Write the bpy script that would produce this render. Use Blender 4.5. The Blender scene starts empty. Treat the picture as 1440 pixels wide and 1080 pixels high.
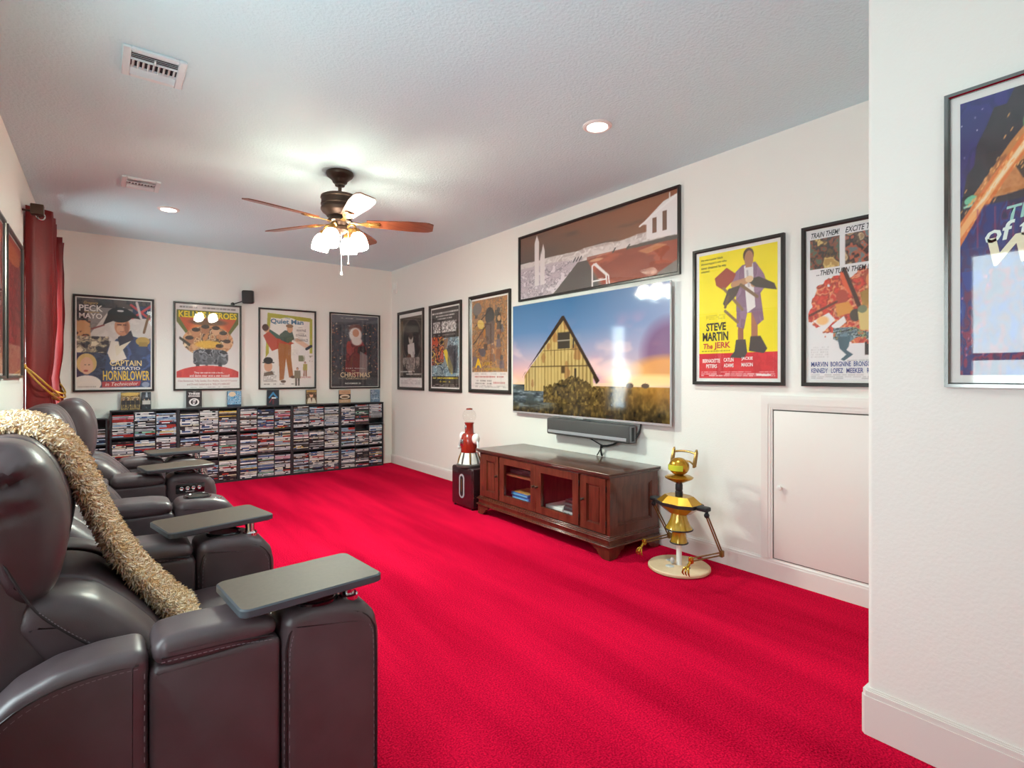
import bpy, bmesh, math, random
import numpy as np
from mathutils import Vector, Matrix
random.seed(7); RNG = np.random.default_rng(7)
PI = math.pi
scene = bpy.context.scene
COL = scene.collection

# ------------------------------------------------------------------ camera, world, exposure
CAM_H = 1.257
YAW = math.radians(37.43)
cam_data = bpy.data.cameras.new('camera'); cam = bpy.data.objects.new('camera', cam_data); COL.objects.link(cam)
cam_data.sensor_width = 36.0; cam_data.lens = 36.0 * 750 / 1440
cam_data.shift_y = -13 / 1440
cam_data.clip_start = 0.02
cam.location = (0, 0, CAM_H); cam.rotation_euler = (PI/2, 0, -YAW)
scene.camera = cam
vs = scene.view_settings
vs.view_transform = 'Standard'; vs.look = 'None'; vs.gamma = 1.0; vs.use_curve_mapping = False
vs.exposure = 0.22
world = bpy.data.worlds.new('sky'); scene.world = world; world.use_nodes = True
bg = world.node_tree.nodes['Background']
bg.inputs[0].default_value = (0.80, 0.965, 1.0, 1); bg.inputs[1].default_value = 12.0
scene.cycles.max_bounces = 10; scene.cycles.diffuse_bounces = 8; scene.cycles.transparent_max_bounces = 12
scene.cycles.sample_clamp_indirect = 6.0
scene.cycles.caustics_reflective = False; scene.cycles.caustics_refractive = False

# room dimensions
XL, XR, YB, CEIL = -0.468, 3.28, 7.13, 2.74
XE, YE, YF = 2.13, 0.73, -2.2        # entry wall face, its end, the wall behind the camera
WIN = [('window_1', 5.40, 6.30), ('window_2', 0.52, 1.04), ('added_window', 1.36, 2.24)]  # the last opening is unseen, added to bring in more daylight
WZ0, WZ1, WRAIL = 0.66, 2.12, 1.38

def portal(name, loc, rot, sx, sy):
    l = bpy.data.lights.new(name, 'AREA'); l.shape = 'RECTANGLE'; l.size = sx; l.size_y = sy
    l.cycles.is_portal = True
    o = bpy.data.objects.new(name, l); o.location = loc; o.rotation_euler = rot; COL.objects.link(o)
for n, a, b in WIN:
    portal('daylight_portal', (XL-0.13, (a+b)/2, (WZ0+WZ1)/2), (0, -PI/2, 0), WZ1-WZ0, b-a)

# ------------------------------------------------------------------ helpers
def s2l(c):
    if isinstance(c, str):
        c = c.lstrip('#'); c = tuple(int(c[i:i+2], 16)/255 for i in (0, 2, 4))
    return tuple(x/12.92 if x <= .04045 else ((x+.055)/1.055)**2.4 for x in c[:3])

MATS = {}
def pm(name, col, rough=.5, metal=0., spec=.5, bump=None, var=None, coat=0., coat_rough=.05, emit=None, sheen=0., vcol=None, vemit=0.):
    """principled material; col sRGB hex. bump=(scale, strength[, detail]); var=(scale, hex2, (sx,sy,sz))"""
    if name in MATS: return MATS[name]
    m = bpy.data.materials.new(name); m.use_nodes = True; nt = m.node_tree; N = nt.nodes; L = nt.links
    b = N['Principled BSDF']
    c = s2l(col)
    b.inputs['Base Color'].default_value = (*c, 1); b.inputs['Roughness'].default_value = rough
    b.inputs['Metallic'].default_value = metal; b.inputs['Specular IOR Level'].default_value = spec
    b.inputs['Coat Weight'].default_value = coat; b.inputs['Coat Roughness'].default_value = coat_rough
    if sheen: b.inputs['Sheen Weight'].default_value = sheen
    if emit:
        b.inputs['Emission Color'].default_value = (*s2l(emit[0]), 1); b.inputs['Emission Strength'].default_value = emit[1]
    tc = None
    if bump or var: tc = N.new('ShaderNodeTexCoord')
    if vcol:
        a = N.new('ShaderNodeAttribute'); a.attribute_name = vcol
        L.new(a.outputs['Color'], b.inputs['Base Color'])
        if vemit:
            L.new(a.outputs['Color'], b.inputs['Emission Color']); b.inputs['Emission Strength'].default_value = vemit
    if var:
        mp = N.new('ShaderNodeMapping'); mp.inputs['Scale'].default_value = var[2] if len(var) > 2 else (1, 1, 1)
        L.new(tc.outputs['Object'], mp.inputs[0])
        n = N.new('ShaderNodeTexNoise'); n.inputs['Scale'].default_value = var[0]; n.inputs['Detail'].default_value = 5
        L.new(mp.outputs[0], n.inputs['Vector'])
        r = N.new('ShaderNodeMapRange'); r.inputs[1].default_value = .35; r.inputs[2].default_value = .65
        L.new(n.outputs['Fac'], r.inputs[0])
        x = N.new('ShaderNodeMix'); x.data_type = 'RGBA'
        x.inputs[6].default_value = (*c, 1); x.inputs[7].default_value = (*s2l(var[1]), 1)
        L.new(r.outputs[0], x.inputs[0]); L.new(x.outputs[2], b.inputs['Base Color'])
    if bump:
        n = N.new('ShaderNodeTexNoise'); n.inputs['Scale'].default_value = bump[0]; n.inputs['Detail'].default_value = bump[2] if len(bump) > 2 else 3
        L.new(tc.outputs['Object'], n.inputs['Vector'])
        u = N.new('ShaderNodeBump'); u.inputs['Strength'].default_value = bump[1]; u.inputs['Distance'].default_value = .01
        L.new(n.outputs['Fac'], u.inputs['Height']); L.new(u.outputs[0], b.inputs['Normal'])
    MATS[name] = m
    return m

def glass_mat(name, tint=(1, 1, 1), rough=.02, ior=1.5):
    if name in MATS: return MATS[name]
    m = bpy.data.materials.new(name); m.use_nodes = True; nt = m.node_tree; N = nt.nodes; L = nt.links
    for n in list(N): N.remove(n)
    out = N.new('ShaderNodeOutputMaterial'); mix = N.new('ShaderNodeMixShader')
    lw = N.new('ShaderNodeLayerWeight'); lw.inputs[0].default_value = .5
    po = N.new('ShaderNodeMath'); po.operation = 'POWER'; po.inputs[1].default_value = 5; L.new(lw.outputs['Facing'], po.inputs[0])
    fr = N.new('ShaderNodeMath'); fr.operation = 'MULTIPLY_ADD'; f0 = ((ior-1)/(ior+1))**2; fr.inputs[1].default_value = .5*(1-f0); fr.inputs[2].default_value = f0*.8; L.new(po.outputs[0], fr.inputs[0])
    t = N.new('ShaderNodeBsdfTransparent'); t.inputs[0].default_value = (*tint, 1)
    g = N.new('ShaderNodeBsdfGlossy'); g.inputs['Roughness'].default_value = rough
    L.new(fr.outputs[0], mix.inputs[0]); L.new(t.outputs[0], mix.inputs[1]); L.new(g.outputs[0], mix.inputs[2]); L.new(mix.outputs[0], out.inputs[0])
    MATS[name] = m
    return m

def wloc(o):
    v = Vector((0, 0, 0))
    while o is not None:
        v += o.location; o = o.parent
    return v

class MB:
    """collects shapes; build() links them as one mesh object"""
    def __init__(self): self.v = []; self.f = []; self.m = []; self.cur = 0
    def add(self, vs_, fs):
        o = len(self.v); self.v += [tuple(p) for p in vs_]
        for f in fs: self.f.append(tuple(i+o for i in f)); self.m.append(self.cur)
        return self
    def mat(self, i): self.cur = i; return self
    def box(self, x0, x1, y0, y1, z0, z1):
        x0, x1 = min(x0, x1), max(x0, x1); y0, y1 = min(y0, y1), max(y0, y1); z0, z1 = min(z0, z1), max(z0, z1)
        return self.add([(x0,y0,z0),(x1,y0,z0),(x1,y1,z0),(x0,y1,z0),(x0,y0,z1),(x1,y0,z1),(x1,y1,z1),(x0,y1,z1)],
            [(0,3,2,1),(4,5,6,7),(0,1,5,4),(1,2,6,5),(2,3,7,6),(3,0,4,7)])
    def rbox(self, x0, x1, y0, y1, z0, z1, r=.005, seg=2, mtx=None):
        x0, x1 = min(x0, x1), max(x0, x1); y0, y1 = min(y0, y1), max(y0, y1); z0, z1 = min(z0, z1), max(z0, z1)
        bm = bmesh.new(); bmesh.ops.create_cube(bm, size=1)
        for q in bm.verts:
            q.co = Vector(((x0+x1)/2+q.co.x*(x1-x0), (y0+y1)/2+q.co.y*(y1-y0), (z0+z1)/2+q.co.z*(z1-z0)))
        r = min(r, .49*min(x1-x0, y1-y0, z1-z0))
        bmesh.ops.bevel(bm, geom=bm.edges[:], offset=r, segments=seg, profile=.5, affect='EDGES')
        bm.verts.index_update()
        vs_ = [(mtx @ q.co if mtx else q.co.copy()) for q in bm.verts]; fs = [[q.index for q in f.verts] for f in bm.faces]
        bm.free(); return self.add(vs_, fs)
    def prism(self, pts, axis, a, b):
        """closed 2d polygon extruded along axis ('x','y','z') from a to b"""
        n = len(pts)
        def P(p, t):
            return {'x': (t, p[0], p[1]), 'y': (p[0], t, p[1]), 'z': (p[0], p[1], t)}[axis]
        vs_ = [P(p, a) for p in pts] + [P(p, b) for p in pts]
        fs = [(i, (i+1) % n, n+(i+1) % n, n+i) for i in range(n)] + [tuple(reversed(range(n))), tuple(range(n, 2*n))]
        return self.add(vs_, fs)
    def lathe(self, prof, c=(0, 0, 0), n=24, mtx=None):
        """prof [(r,z)] round the z axis"""
        vs_ = []; fs = []
        for r, z in prof:
            for k in range(n):
                a = 2*PI*k/n; p = Vector((r*math.cos(a), r*math.sin(a), z))
                if mtx: p = mtx @ p
                vs_.append((p.x+c[0], p.y+c[1], p.z+c[2]))
        for i in range(len(prof)-1):
            for k in range(n):
                fs.append((i*n+k, i*n+(k+1) % n, (i+1)*n+(k+1) % n, (i+1)*n+k))
        if prof[0][0] > 1e-5: fs.append(tuple(reversed(range(n))))
        if prof[-1][0] > 1e-5: fs.append(tuple(range((len(prof)-1)*n, len(prof)*n)))
        return self.add(vs_, fs)
    def ell(self, c, r, n=20, m=12, mtx=None):
        pr = [(max(1e-6, math.sin(PI*i/m)), -math.cos(PI*i/m)) for i in range(m+1)]
        S = Matrix.Diagonal((r[0], r[1], r[2])); M = (mtx.to_3x3() @ S) if mtx else S
        return self.lathe(pr, c, n, M)
    def tube(self, pts, r, n=8, smooth=0, closed=False):
        P = [Vector(p) for p in pts]
        if smooth: P = catmull(P, smooth, closed)
        rr = r if isinstance(r, (list, tuple)) else [r]*len(P)
        if len(rr) != len(P): rr = list(np.interp(np.linspace(0, 1, len(P)), np.linspace(0, 1, len(rr)), rr))
        vs_ = []; fs = []; up = None
        for i, p in enumerate(P):
            if closed: t = P[(i+1) % len(P)]-P[i-1]
            else: t = P[min(i+1, len(P)-1)]-P[max(i-1, 0)]
            t.normalize()
            if up is None: up = t.orthogonal().normalized()
            else:
                up = up - t*up.dot(t)
                up = up.normalized() if up.length > 1e-6 else t.orthogonal().normalized()
            s = t.cross(up)
            for k in range(n):
                a = 2*PI*k/n; vs_.append(p + (up*math.cos(a)+s*math.sin(a))*rr[i])
        m = len(P)
        for i in range(m if closed else m-1):
            j = (i+1) % m
            for k in range(n): fs.append((i*n+k, i*n+(k+1) % n, j*n+(k+1) % n, j*n+k))
        if not closed: fs += [tuple(reversed(range(n))), tuple(range((m-1)*n, m*n))]
        return self.add(vs_, fs)
    def torus(self, c, R, r, n=28, k=8, mtx=None):
        pts = [Vector((R*math.cos(2*PI*i/n), R*math.sin(2*PI*i/n), 0)) for i in range(n)]
        if mtx: pts = [mtx @ p for p in pts]
        return self.tube([p+Vector(c) for p in pts], r, k, 0, True)
    def loft(self, prof, stations, step=.10, dome=0):
        """closed profile (x,z) swept along y; stations (y, inset, ...) shrink it inward, for cushions"""
        P = [Vector((p[0], p[1])) for p in prof]
        Q = chaikin(P, step)
        n = len(Q)
        ar = sum(Q[i].x*Q[(i+1) % n].y-Q[(i+1) % n].x*Q[i].y for i in range(n))
        if ar < 0: Q = Q[::-1]
        nor = []
        for i in range(n):
            t = (Q[(i+1) % n]-Q[i-1]); t = t.normalized() if t.length > 1e-9 else Vector((1, 0)); nor.append(Vector((-t.y, t.x)))
        cen = sum(Q, Vector((0, 0)))/n
        vs_ = []; fs = []
        A_ = np.array([tuple(p) for p in Q]); B_ = np.roll(A_, -1, 0); D_ = B_-A_; L2 = (D_**2).sum(1)+1e-12; NR = np.array([tuple(p) for p in nor])
        memo = {}
        def inset(ins):
            if ins in memo: return memo[ins]
            O = A_+NR*ins
            if ins > .0005:      # points that come too near another side are bridged over
                t = np.clip(((O[:, None]-A_[None])*D_[None]).sum(2)/L2, 0, 1)
                d = np.sqrt((((A_[None]+t[..., None]*D_[None])-O[:, None])**2).sum(2)).min(1)
                ok = np.where(d > ins*.965)[0]
                if 3 < len(ok) < n:
                    xp = np.concatenate([ok-n, ok, ok+n]); O = np.stack([np.interp(np.arange(n), xp, np.tile(O[ok, c], 3)) for c in (0, 1)], 1)
            memo[ins] = O; return O
        for y, ins in stations:
            for q in inset(ins): vs_.append((float(q[0]), y, float(q[1])))
        m = len(stations)
        for j in range(m-1):
            for i in range(n): fs.append((j*n+i, (j+1)*n+i, (j+1)*n+(i+1) % n, j*n+(i+1) % n))
        for j, flip in ((0, False), (m-1, True)):
            y, ins = stations[j]
            # inner rings so that the cap is a gentle dome rather than a spiky fan
            if not dome:
                fs.append(tuple(range(j*n, j*n+n))); continue
            ring = j*n; sg = 1 if flip else -1; rim = [vs_[j*n+i] for i in range(n)]
            for k in (.86, .68, .46, .22):
                for p in rim: vs_.append((cen.x+(p[0]-cen.x)*k, y+sg*dome*(1-k*k), cen.y+(p[2]-cen.y)*k))
                nr = len(vs_)-n
                for i in range(n): fs.append((ring+i, ring+(i+1) % n, nr+(i+1) % n, nr+i))
                ring = nr
            fs.append(tuple(range(ring, ring+n)))
        return self.add(vs_, fs)
    def build(self, name, mat, parent=None, smooth=True, angle=38, local=False, kind=None, share=None):
        me = bpy.data.meshes.new(name)
        off = Vector((0, 0, 0)) if local or parent is None else wloc(parent)
        me.from_pydata([(p[0]-off.x, p[1]-off.y, p[2]-off.z) for p in self.v], [], self.f)
        mats = mat if isinstance(mat, (list, tuple)) else [mat]
        for x in mats: me.materials.append(x)
        if len(mats) > 1: me.polygons.foreach_set('material_index', self.m)
        bm = bmesh.new(); bm.from_mesh(me); bmesh.ops.recalc_face_normals(bm, faces=bm.faces[:]); bm.to_mesh(me); bm.free()
        if smooth:
            me.polygons.foreach_set('use_smooth', [True]*len(me.polygons))
            me.set_sharp_from_angle(angle=math.radians(angle))
        me.update()
        o = bpy.data.objects.new(name, me); COL.objects.link(o)
        if parent is not None: o.parent = parent
        if kind: o['kind'] = kind
        return o

def chaikin(P, step, it=2):
    """round a closed polygon by corner cutting; edges longer than step keep their straight middle"""
    Q = []
    for a, b in zip(P, P[1:]+P[:1]):
        k = max(1, int((b-a).length/step+.999)); Q += [a+(b-a)*(i/k) for i in range(k)]
    for _ in range(it):
        R = []
        for a, b in zip(Q, Q[1:]+Q[:1]): R += [a*.75+b*.25, a*.25+b*.75]
        Q = R
    return Q

def catmull(P, k, closed=False):
    n = len(P); out = []
    for i in range(n if closed else n-1):
        p0 = P[i-1] if (closed or i > 0) else P[0]*2-P[1]
        p1 = P[i]; p2 = P[(i+1) % n]
        p3 = P[(i+2) % n] if (closed or i+2 < n) else P[-1]*2-P[-2]
        for j in range(k):
            t = j/k
            out.append(.5*((2*p1)+(p2-p0)*t+(2*p0-5*p1+4*p2-p3)*t*t+(3*p1-p0-3*p2+p3)*t**3))
    if not closed: out.append(P[-1])
    return out

def ends(y0, y1, r, k=5, extra=()):
    """stations with rounded ends for loft"""
    s = []
    for i in range(k+1):
        a = PI/2*i/k; s.append((y0+r*(1-math.sin(a)), r*(1-math.cos(a))))
    s = [(y0+r*(1-math.cos(PI/2*i/k)), r*(1-math.sin(PI/2*i/k))) for i in range(k+1)]
    e = [(y1-(y-y0), q) for y, q in s][::-1]
    return s + sorted(extra) + e

def thing(name, label, cat, loc=(0, 0, 0), rotz=0, group=None):
    o = bpy.data.objects.new(name, None); COL.objects.link(o); o.empty_display_size = .1
    o.location = loc; o.rotation_euler = (0, 0, rotz); o['label'] = label; o['category'] = cat
    if group: o['group'] = group
    return o
def tag(o, label, cat, group=None):
    o['label'] = label; o['category'] = cat
    if group: o['group'] = group
    return o
def struct(name, mb, mat, parent=None, **k):
    o = mb.build(name, mat, parent, **k)
    if parent is None: o['kind'] = 'structure'
    return o
def copy_tree(o, parent=None):
    c = o.copy(); COL.objects.link(c)
    if parent is not None: c.parent = parent
    for ch in list(o.children): copy_tree(ch, c)
    return c

WALLM = {'right': Matrix(((0, 0, -1), (-1, 0, 0), (0, 1, 0))), 'back': Matrix(((1, 0, 0), (0, 0, -1), (0, 1, 0))),
         'left': Matrix(((0, 0, 1), (1, 0, 0), (0, 1, 0)))}
def wall_thing(name, label, cat, wall, loc, group=None):
    """an Empty whose local x runs right, y up and z out of the wall"""
    o = thing(name, label, cat, loc, 0, group); o.rotation_euler = WALLM[wall].to_euler(); return o

# ---- flat print: painted arrays turned into coloured grids
class Art:
    def __init__(s, w, h, nx, ny, col):
        s.w, s.h, s.nx, s.ny = w, h, nx, ny
        s.a = np.empty((ny*2, nx*2, 3)); s.a[:] = s.c(col)
        s.U, s.V = np.meshgrid((np.arange(nx*2)+.5)/(nx*2), (np.arange(ny*2)+.5)/(ny*2))
    def c(s, col):
        if isinstance(col, str):
            col = col.lstrip('#'); return np.array([int(col[i:i+2], 16)/255 for i in (0, 2, 4)])
        return np.array(col)
    def put(s, mask, col, al=1.):
        m = (mask*al)[..., None] if mask.dtype != bool else mask[..., None]*al
        s.a = s.a*(1-m)+s.c(col)*m; return s
    def rect(s, x0, y0, x1, y1, col, al=1.): return s.put((s.U >= x0) & (s.U < x1) & (s.V >= y0) & (s.V < y1), col, al)
    def ell(s, x, y, rx, ry, col, rot=0, al=1., soft=0):
        dx, dy = (s.U-x)*s.w/s.h, s.V-y; k = s.w/s.h
        c_, s_ = math.cos(rot), math.sin(rot)
        d = ((dx*c_+dy*s_)/(rx*k))**2+((-dx*s_+dy*c_)/ry)**2
        if soft: return s.put(np.clip((1-d)/soft, 0, 1), col, al)
        return s.put(d < 1, col, al)
    def poly(s, pts, col, al=1.):
        ins = np.zeros(s.U.shape, bool); n = len(pts)
        for i in range(n):
            x1, y1 = pts[i]; x2, y2 = pts[(i+1) % n]
            if y1 == y2: continue
            c_ = ((y1 > s.V) != (y2 > s.V)) & (s.U < (x2-x1)*(s.V-y1)/(y2-y1)+x1)
            ins ^= c_
        return s.put(ins, col, al)
    def line(s, x0, y0, x1, y1, t, col, al=1.):
        k = s.w/s.h; ax, ay, bx, by = x0*k, y0, x1*k, y1; px, py = s.U*k, s.V
        L2 = (bx-ax)**2+(by-ay)**2; tt = np.clip(((px-ax)*(bx-ax)+(py-ay)*(by-ay))/L2, 0, 1)
        return s.put((px-ax-tt*(bx-ax))**2+(py-ay-tt*(by-ay))**2 < t*t, col, al)
    def grad(s, x0, y0, x1, y1, stops, vert=True):
        q = (s.V-y0)/(y1-y0) if vert else (s.U-x0)/(x1-x0)
        ks = [p for p, _ in stops]; cs = np.array([s.c(c) for _, c in stops])
        g = np.stack([np.interp(q, ks, cs[:, i]) for i in range(3)], -1)
        m = ((s.U >= x0) & (s.U < x1) & (s.V >= y0) & (s.V < y1))[..., None]
        s.a = np.where(m, g, s.a); return s
    def noise(s, fx, fy, seed=0, oct=3):
        r = np.random.default_rng(seed); out = 0; amp = 1; tot = 0
        for o in range(oct):
            gx, gy = max(2, int(fx*2**o)), max(2, int(fy*2**o)); g = r.random((gy+2, gx+2))
            x, y = s.U*gx, s.V*gy; i, j = x.astype(int), y.astype(int); u, v = x-i, y-j
            u = u*u*(3-2*u); v = v*v*(3-2*v)
            out = out+amp*((g[j, i]*(1-u)+g[j, i+1]*u)*(1-v)+(g[j+1, i]*(1-u)+g[j+1, i+1]*u)*v); tot += amp; amp *= .55
        return out/tot
    def mott(s, x0, y0, x1, y1, cols, fx=8, fy=8, seed=0, al=1., mask=None):
        """mottled patches from a palette"""
        n = s.noise(fx, fy, seed); n2 = s.noise(fx*1.7, fy*1.7, seed+50)
        q = np.argsort(np.argsort((n+.4*n2).ravel())).reshape(n.shape)/n.size*len(cols)
        pal = np.array([s.c(c) for c in cols]); q = np.clip(q-.5+.9*(s.noise(90, 90, seed+99, 2)-.5), 0, len(cols)-1.001)
        i = q.astype(int); t = np.clip((q-i-.3)/.4, 0, 1)[..., None]; g = pal[i]*(1-t)+pal[np.minimum(i+1, len(cols)-1)]*t
        m = ((s.U >= x0) & (s.U < x1) & (s.V >= y0) & (s.V < y1))
        if mask is not None: m = m & mask
        m = m[..., None]*al; s.a = s.a*(1-m)+g*m; return s
    def shade(s, amp, fx=10, fy=10, seed=3):
        s.a = np.clip(s.a*(1+amp*(s.noise(fx, fy, seed)-.5)[..., None]*2), 0, 1); return s
    def dashes(s, x0, y0, x1, y1, rows, col, seed=0, fill=.75, al=.8):
        """rows of print too small to read in the photograph"""
        r = np.random.default_rng(seed); h = (y1-y0)/rows
        for k in range(rows):
            x = x0
            while x < x1:
                w = (x1-x0)*r.uniform(.03, .1)
                if r.random() < fill: s.rect(x, y0+k*h+h*.2, min(x1, x+w), y0+k*h+h*.75, col, al*r.uniform(.6, 1))
                x += w+.008
        return s
    def person(s, x, y, h, coat, legs, skin, hair, w=1.):
        """a plain standing figure, head at y, height h"""
        k = s.h/s.w
        s.poly([(x-.10*h*k*w, y+.42*h), (x-.02*h*k, y+.42*h), (x-.03*h*k, y+h), (x-.11*h*k, y+h)], legs)
        s.poly([(x+.02*h*k, y+.42*h), (x+.10*h*k*w, y+.42*h), (x+.11*h*k, y+h), (x+.03*h*k, y+h)], legs)
        s.poly([(x-.13*h*k*w, y+.17*h), (x+.13*h*k*w, y+.17*h), (x+.14*h*k*w, y+.6*h), (x-.14*h*k*w, y+.6*h)], coat)
        s.ell(x, y+.08*h, .06*h*k, .085*h, hair); s.ell(x, y+.10*h, .045*h*k, .065*h, skin); return s
    def mesh(s, name, parent, mat, x0, y0, z):
        """grid in the parent's local xy plane; (x0,y0) is its lower left corner"""
        nx, ny = s.nx, s.ny
        a = s.a.reshape(ny, 2, nx, 2, 3).mean((1, 3))[::-1]
        lin = np.where(a <= .04045, a/12.92, ((a+.055)/1.055)**2.4)
        X, Y = np.meshgrid(np.linspace(0, s.w, nx)+x0, np.linspace(0, s.h, ny)+y0)
        co = np.stack([X, Y, np.full_like(X, z)], -1).reshape(-1, 3)
        idx = np.arange(nx*ny).reshape(ny, nx)
        q = np.stack([idx[:-1, :-1], idx[:-1, 1:], idx[1:, 1:], idx[1:, :-1]], -1).reshape(-1, 4)
        me = bpy.data.meshes.new(name); me.vertices.add(len(co)); me.vertices.foreach_set('co', co.ravel())
        me.loops.add(q.size); me.loops.foreach_set('vertex_index', q.ravel().astype(np.int32))
        me.polygons.add(len(q)); me.polygons.foreach_set('loop_start', np.arange(0, q.size, 4, dtype=np.int32))
        me.update(calc_edges=True)
        at = me.color_attributes.new('Col', 'FLOAT_COLOR', 'POINT')
        at.data.foreach_set('color', np.concatenate([lin.reshape(-1, 3), np.ones((nx*ny, 1))], 1).ravel())
        me.materials.append(mat); o = bpy.data.objects.new(name, me); COL.objects.link(o); o.parent = parent
        return o

def text(parent, s, x0, y0, x1, y1, z, col, bold=.0, shear=0., name='lettering', rot=0., spacing=1.):
    """lettering that fills the box (x0,y0)-(x1,y1) in the parent's local xy plane"""
    cu = bpy.data.curves.new(name, 'FONT'); cu.body = s; cu.size = 1; cu.offset = bold; cu.shear = shear
    cu.resolution_u = 2; cu.fill_mode = 'FRONT'; cu.space_character = spacing
    to = bpy.data.objects.new(name, cu); COL.objects.link(to)
    dg = bpy.context.evaluated_depsgraph_get(); dg.update()
    me = bpy.data.meshes.new_from_object(to.evaluated_get(dg))
    bpy.data.objects.remove(to); bpy.data.curves.remove(cu)
    n = len(me.vertices); co = np.empty(n*3); me.vertices.foreach_get('co', co); co = co.reshape(-1, 3)
    lo, hi = co.min(0), co.max(0); sz = np.maximum(hi-lo, 1e-6)
    p = (co[:, :2]-lo[:2])/sz[:2]*np.array([x1-x0, y1-y0])
    if rot:
        c = np.array([(x1-x0)/2, (y1-y0)/2]); p = (p-c) @ np.array([[math.cos(rot), math.sin(rot)], [-math.sin(rot), math.cos(rot)]])+c
    co[:, 0] = p[:, 0]+x0; co[:, 1] = p[:, 1]+y0; co[:, 2] = z
    me.vertices.foreach_set('co', co.ravel()); me.update()
    me.materials.clear(); me.materials.append(pm('ink_'+col.strip('#'), col, .5)); me.name = name
    o = bpy.data.objects.new(name, me); COL.objects.link(o); o.parent = parent
    return o

# ------------------------------------------------------------------ materials
M = {}
M['wall'] = pm('wall_paint', 'e8e7e0', .85, bump=(90, .10))
M['ceiling'] = pm('ceiling_texture', 'd0eef4', .9, bump=(70, .45, 4))
M['trim'] = pm('white_trim', 'e2ddd7', .45)
M['vinyl'] = pm('window_vinyl', 'f0f0ee', .4)
M['black'] = pm('black_satin', '1a1817', .35)
M['frame'] = pm('dark_frame', '241d19', .32)
M['silver'] = pm('silver_trim', 'c9cacb', .42, metal=.35)
M['chrome'] = pm('chrome', 'dcdcdc', .12, metal=1.)
M['bronze'] = pm('oiled_bronze', '46362c', .38, metal=.55)
M['leather'] = pm('brown_leather', '54464a', .40, spec=.7, bump=(420, .05), var=(9, '4a3d40'))
M['seam'] = pm('leather_seam', '2a2022', .5)
M['thread'] = pm('pale_thread', '8c8088', .7)
M['tray'] = pm('tray_laminate', '4c3c31', .55, spec=.3, var=(90, '48392e'))
M['tray_edge'] = pm('tray_edge', '454a50', .35)
M['print'] = pm('poster_print', 'ffffff', .55, vcol='Col')
M['screen'] = pm('tv_screen', 'ffffff', .06, vcol='Col', vemit=.22)
M['pane'] = glass_mat('clear_pane')
M['wood'] = pm('cherry_wood', '673625', .32, coat=.35, coat_rough=.14, var=(5, '4a2214', (6, 6, 1)))
M['wood_top'] = pm('cherry_wood_top_sheen', '5a3a2e', .28, coat=.5, coat_rough=.14, var=(5, '482c22', (8, 1, 8)))  # greyer brown than the sides, the sheen put into the colour
M['wood_in'] = pm('cabinet_inside', '47260f', .5)
M['gold'] = pm('gold_paint', 'b98b2c', .26, metal=.75)
M['dark_gold'] = pm('dull_gold', '8a6a36', .35, metal=.7)
M['rubber'] = pm('black_rubber', '15161a', .5)
M['white'] = pm('white_plastic', 'e9e7e2', .35)
M['curtain'] = pm('red_curtain', '720c0c', .45, spec=.35, bump=(60, .12), var=(14, '5e090a', (1, 1, .15)))
M['cord'] = pm('gold_cord', 'b8862f', .5)
M['rack'] = pm('black_laminate', '26282d', .42)
M['gap'] = pm('gap_shade_colour', '6b6560', .9)

def carpet():
    m = bpy.data.materials.new('red_carpet'); m.use_nodes = True; nt = m.node_tree; N = nt.nodes; L = nt.links
    b = N['Principled BSDF']; b.inputs['Roughness'].default_value = .95; b.inputs['Specular IOR Level'].default_value = .02
    tc = N.new('ShaderNodeTexCoord')
    def noise(scale, sc, det=2):
        mp = N.new('ShaderNodeMapping'); mp.inputs['Scale'].default_value = sc; L.new(tc.outputs['Object'], mp.inputs[0])
        n = N.new('ShaderNodeTexNoise'); n.inputs['Scale'].default_value = scale; n.inputs['Detail'].default_value = det
        L.new(mp.outputs[0], n.inputs['Vector']); return n.outputs['Fac']
    def ramp(src, a, b_, c0, c1):
        r = N.new('ShaderNodeMapRange'); r.inputs[1].default_value = a; r.inputs[2].default_value = b_
        r.inputs[3].default_value = c0; r.inputs[4].default_value = c1; L.new(src, r.inputs[0]); return r.outputs[0]
    def math_(op, a, b_):
        n = N.new('ShaderNodeMath'); n.operation = op; L.new(a, n.inputs[0]); L.new(b_, n.inputs[1]); return n.outputs[0]
    tuft = noise(150, (1, 1, 1), 3)
    nap = ramp(noise(1, (3.4, .45, 1), 3), .36, .64, 0, 1)        # the nap left by the vacuum cleaner, in strokes along the room
    t = math_('ADD', ramp(tuft, .36, .64, 0, .60), ramp(nap, 0, 1, 0, .40))
    x = N.new('ShaderNodeMix'); x.data_type = 'RGBA'
    x.inputs[6].default_value = (*s2l('86001c'), 1); x.inputs[7].default_value = (*s2l('f01444'), 1)
    L.new(t, x.inputs[0]); L.new(x.outputs[2], b.inputs['Base Color'])
    u = N.new('ShaderNodeBump'); u.inputs['Strength'].default_value = .8; u.inputs['Distance'].default_value = .01
    L.new(tuft, u.inputs['Height']); L.new(u.outputs[0], b.inputs['Normal'])
    return m
M['carpet'] = carpet()

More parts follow.
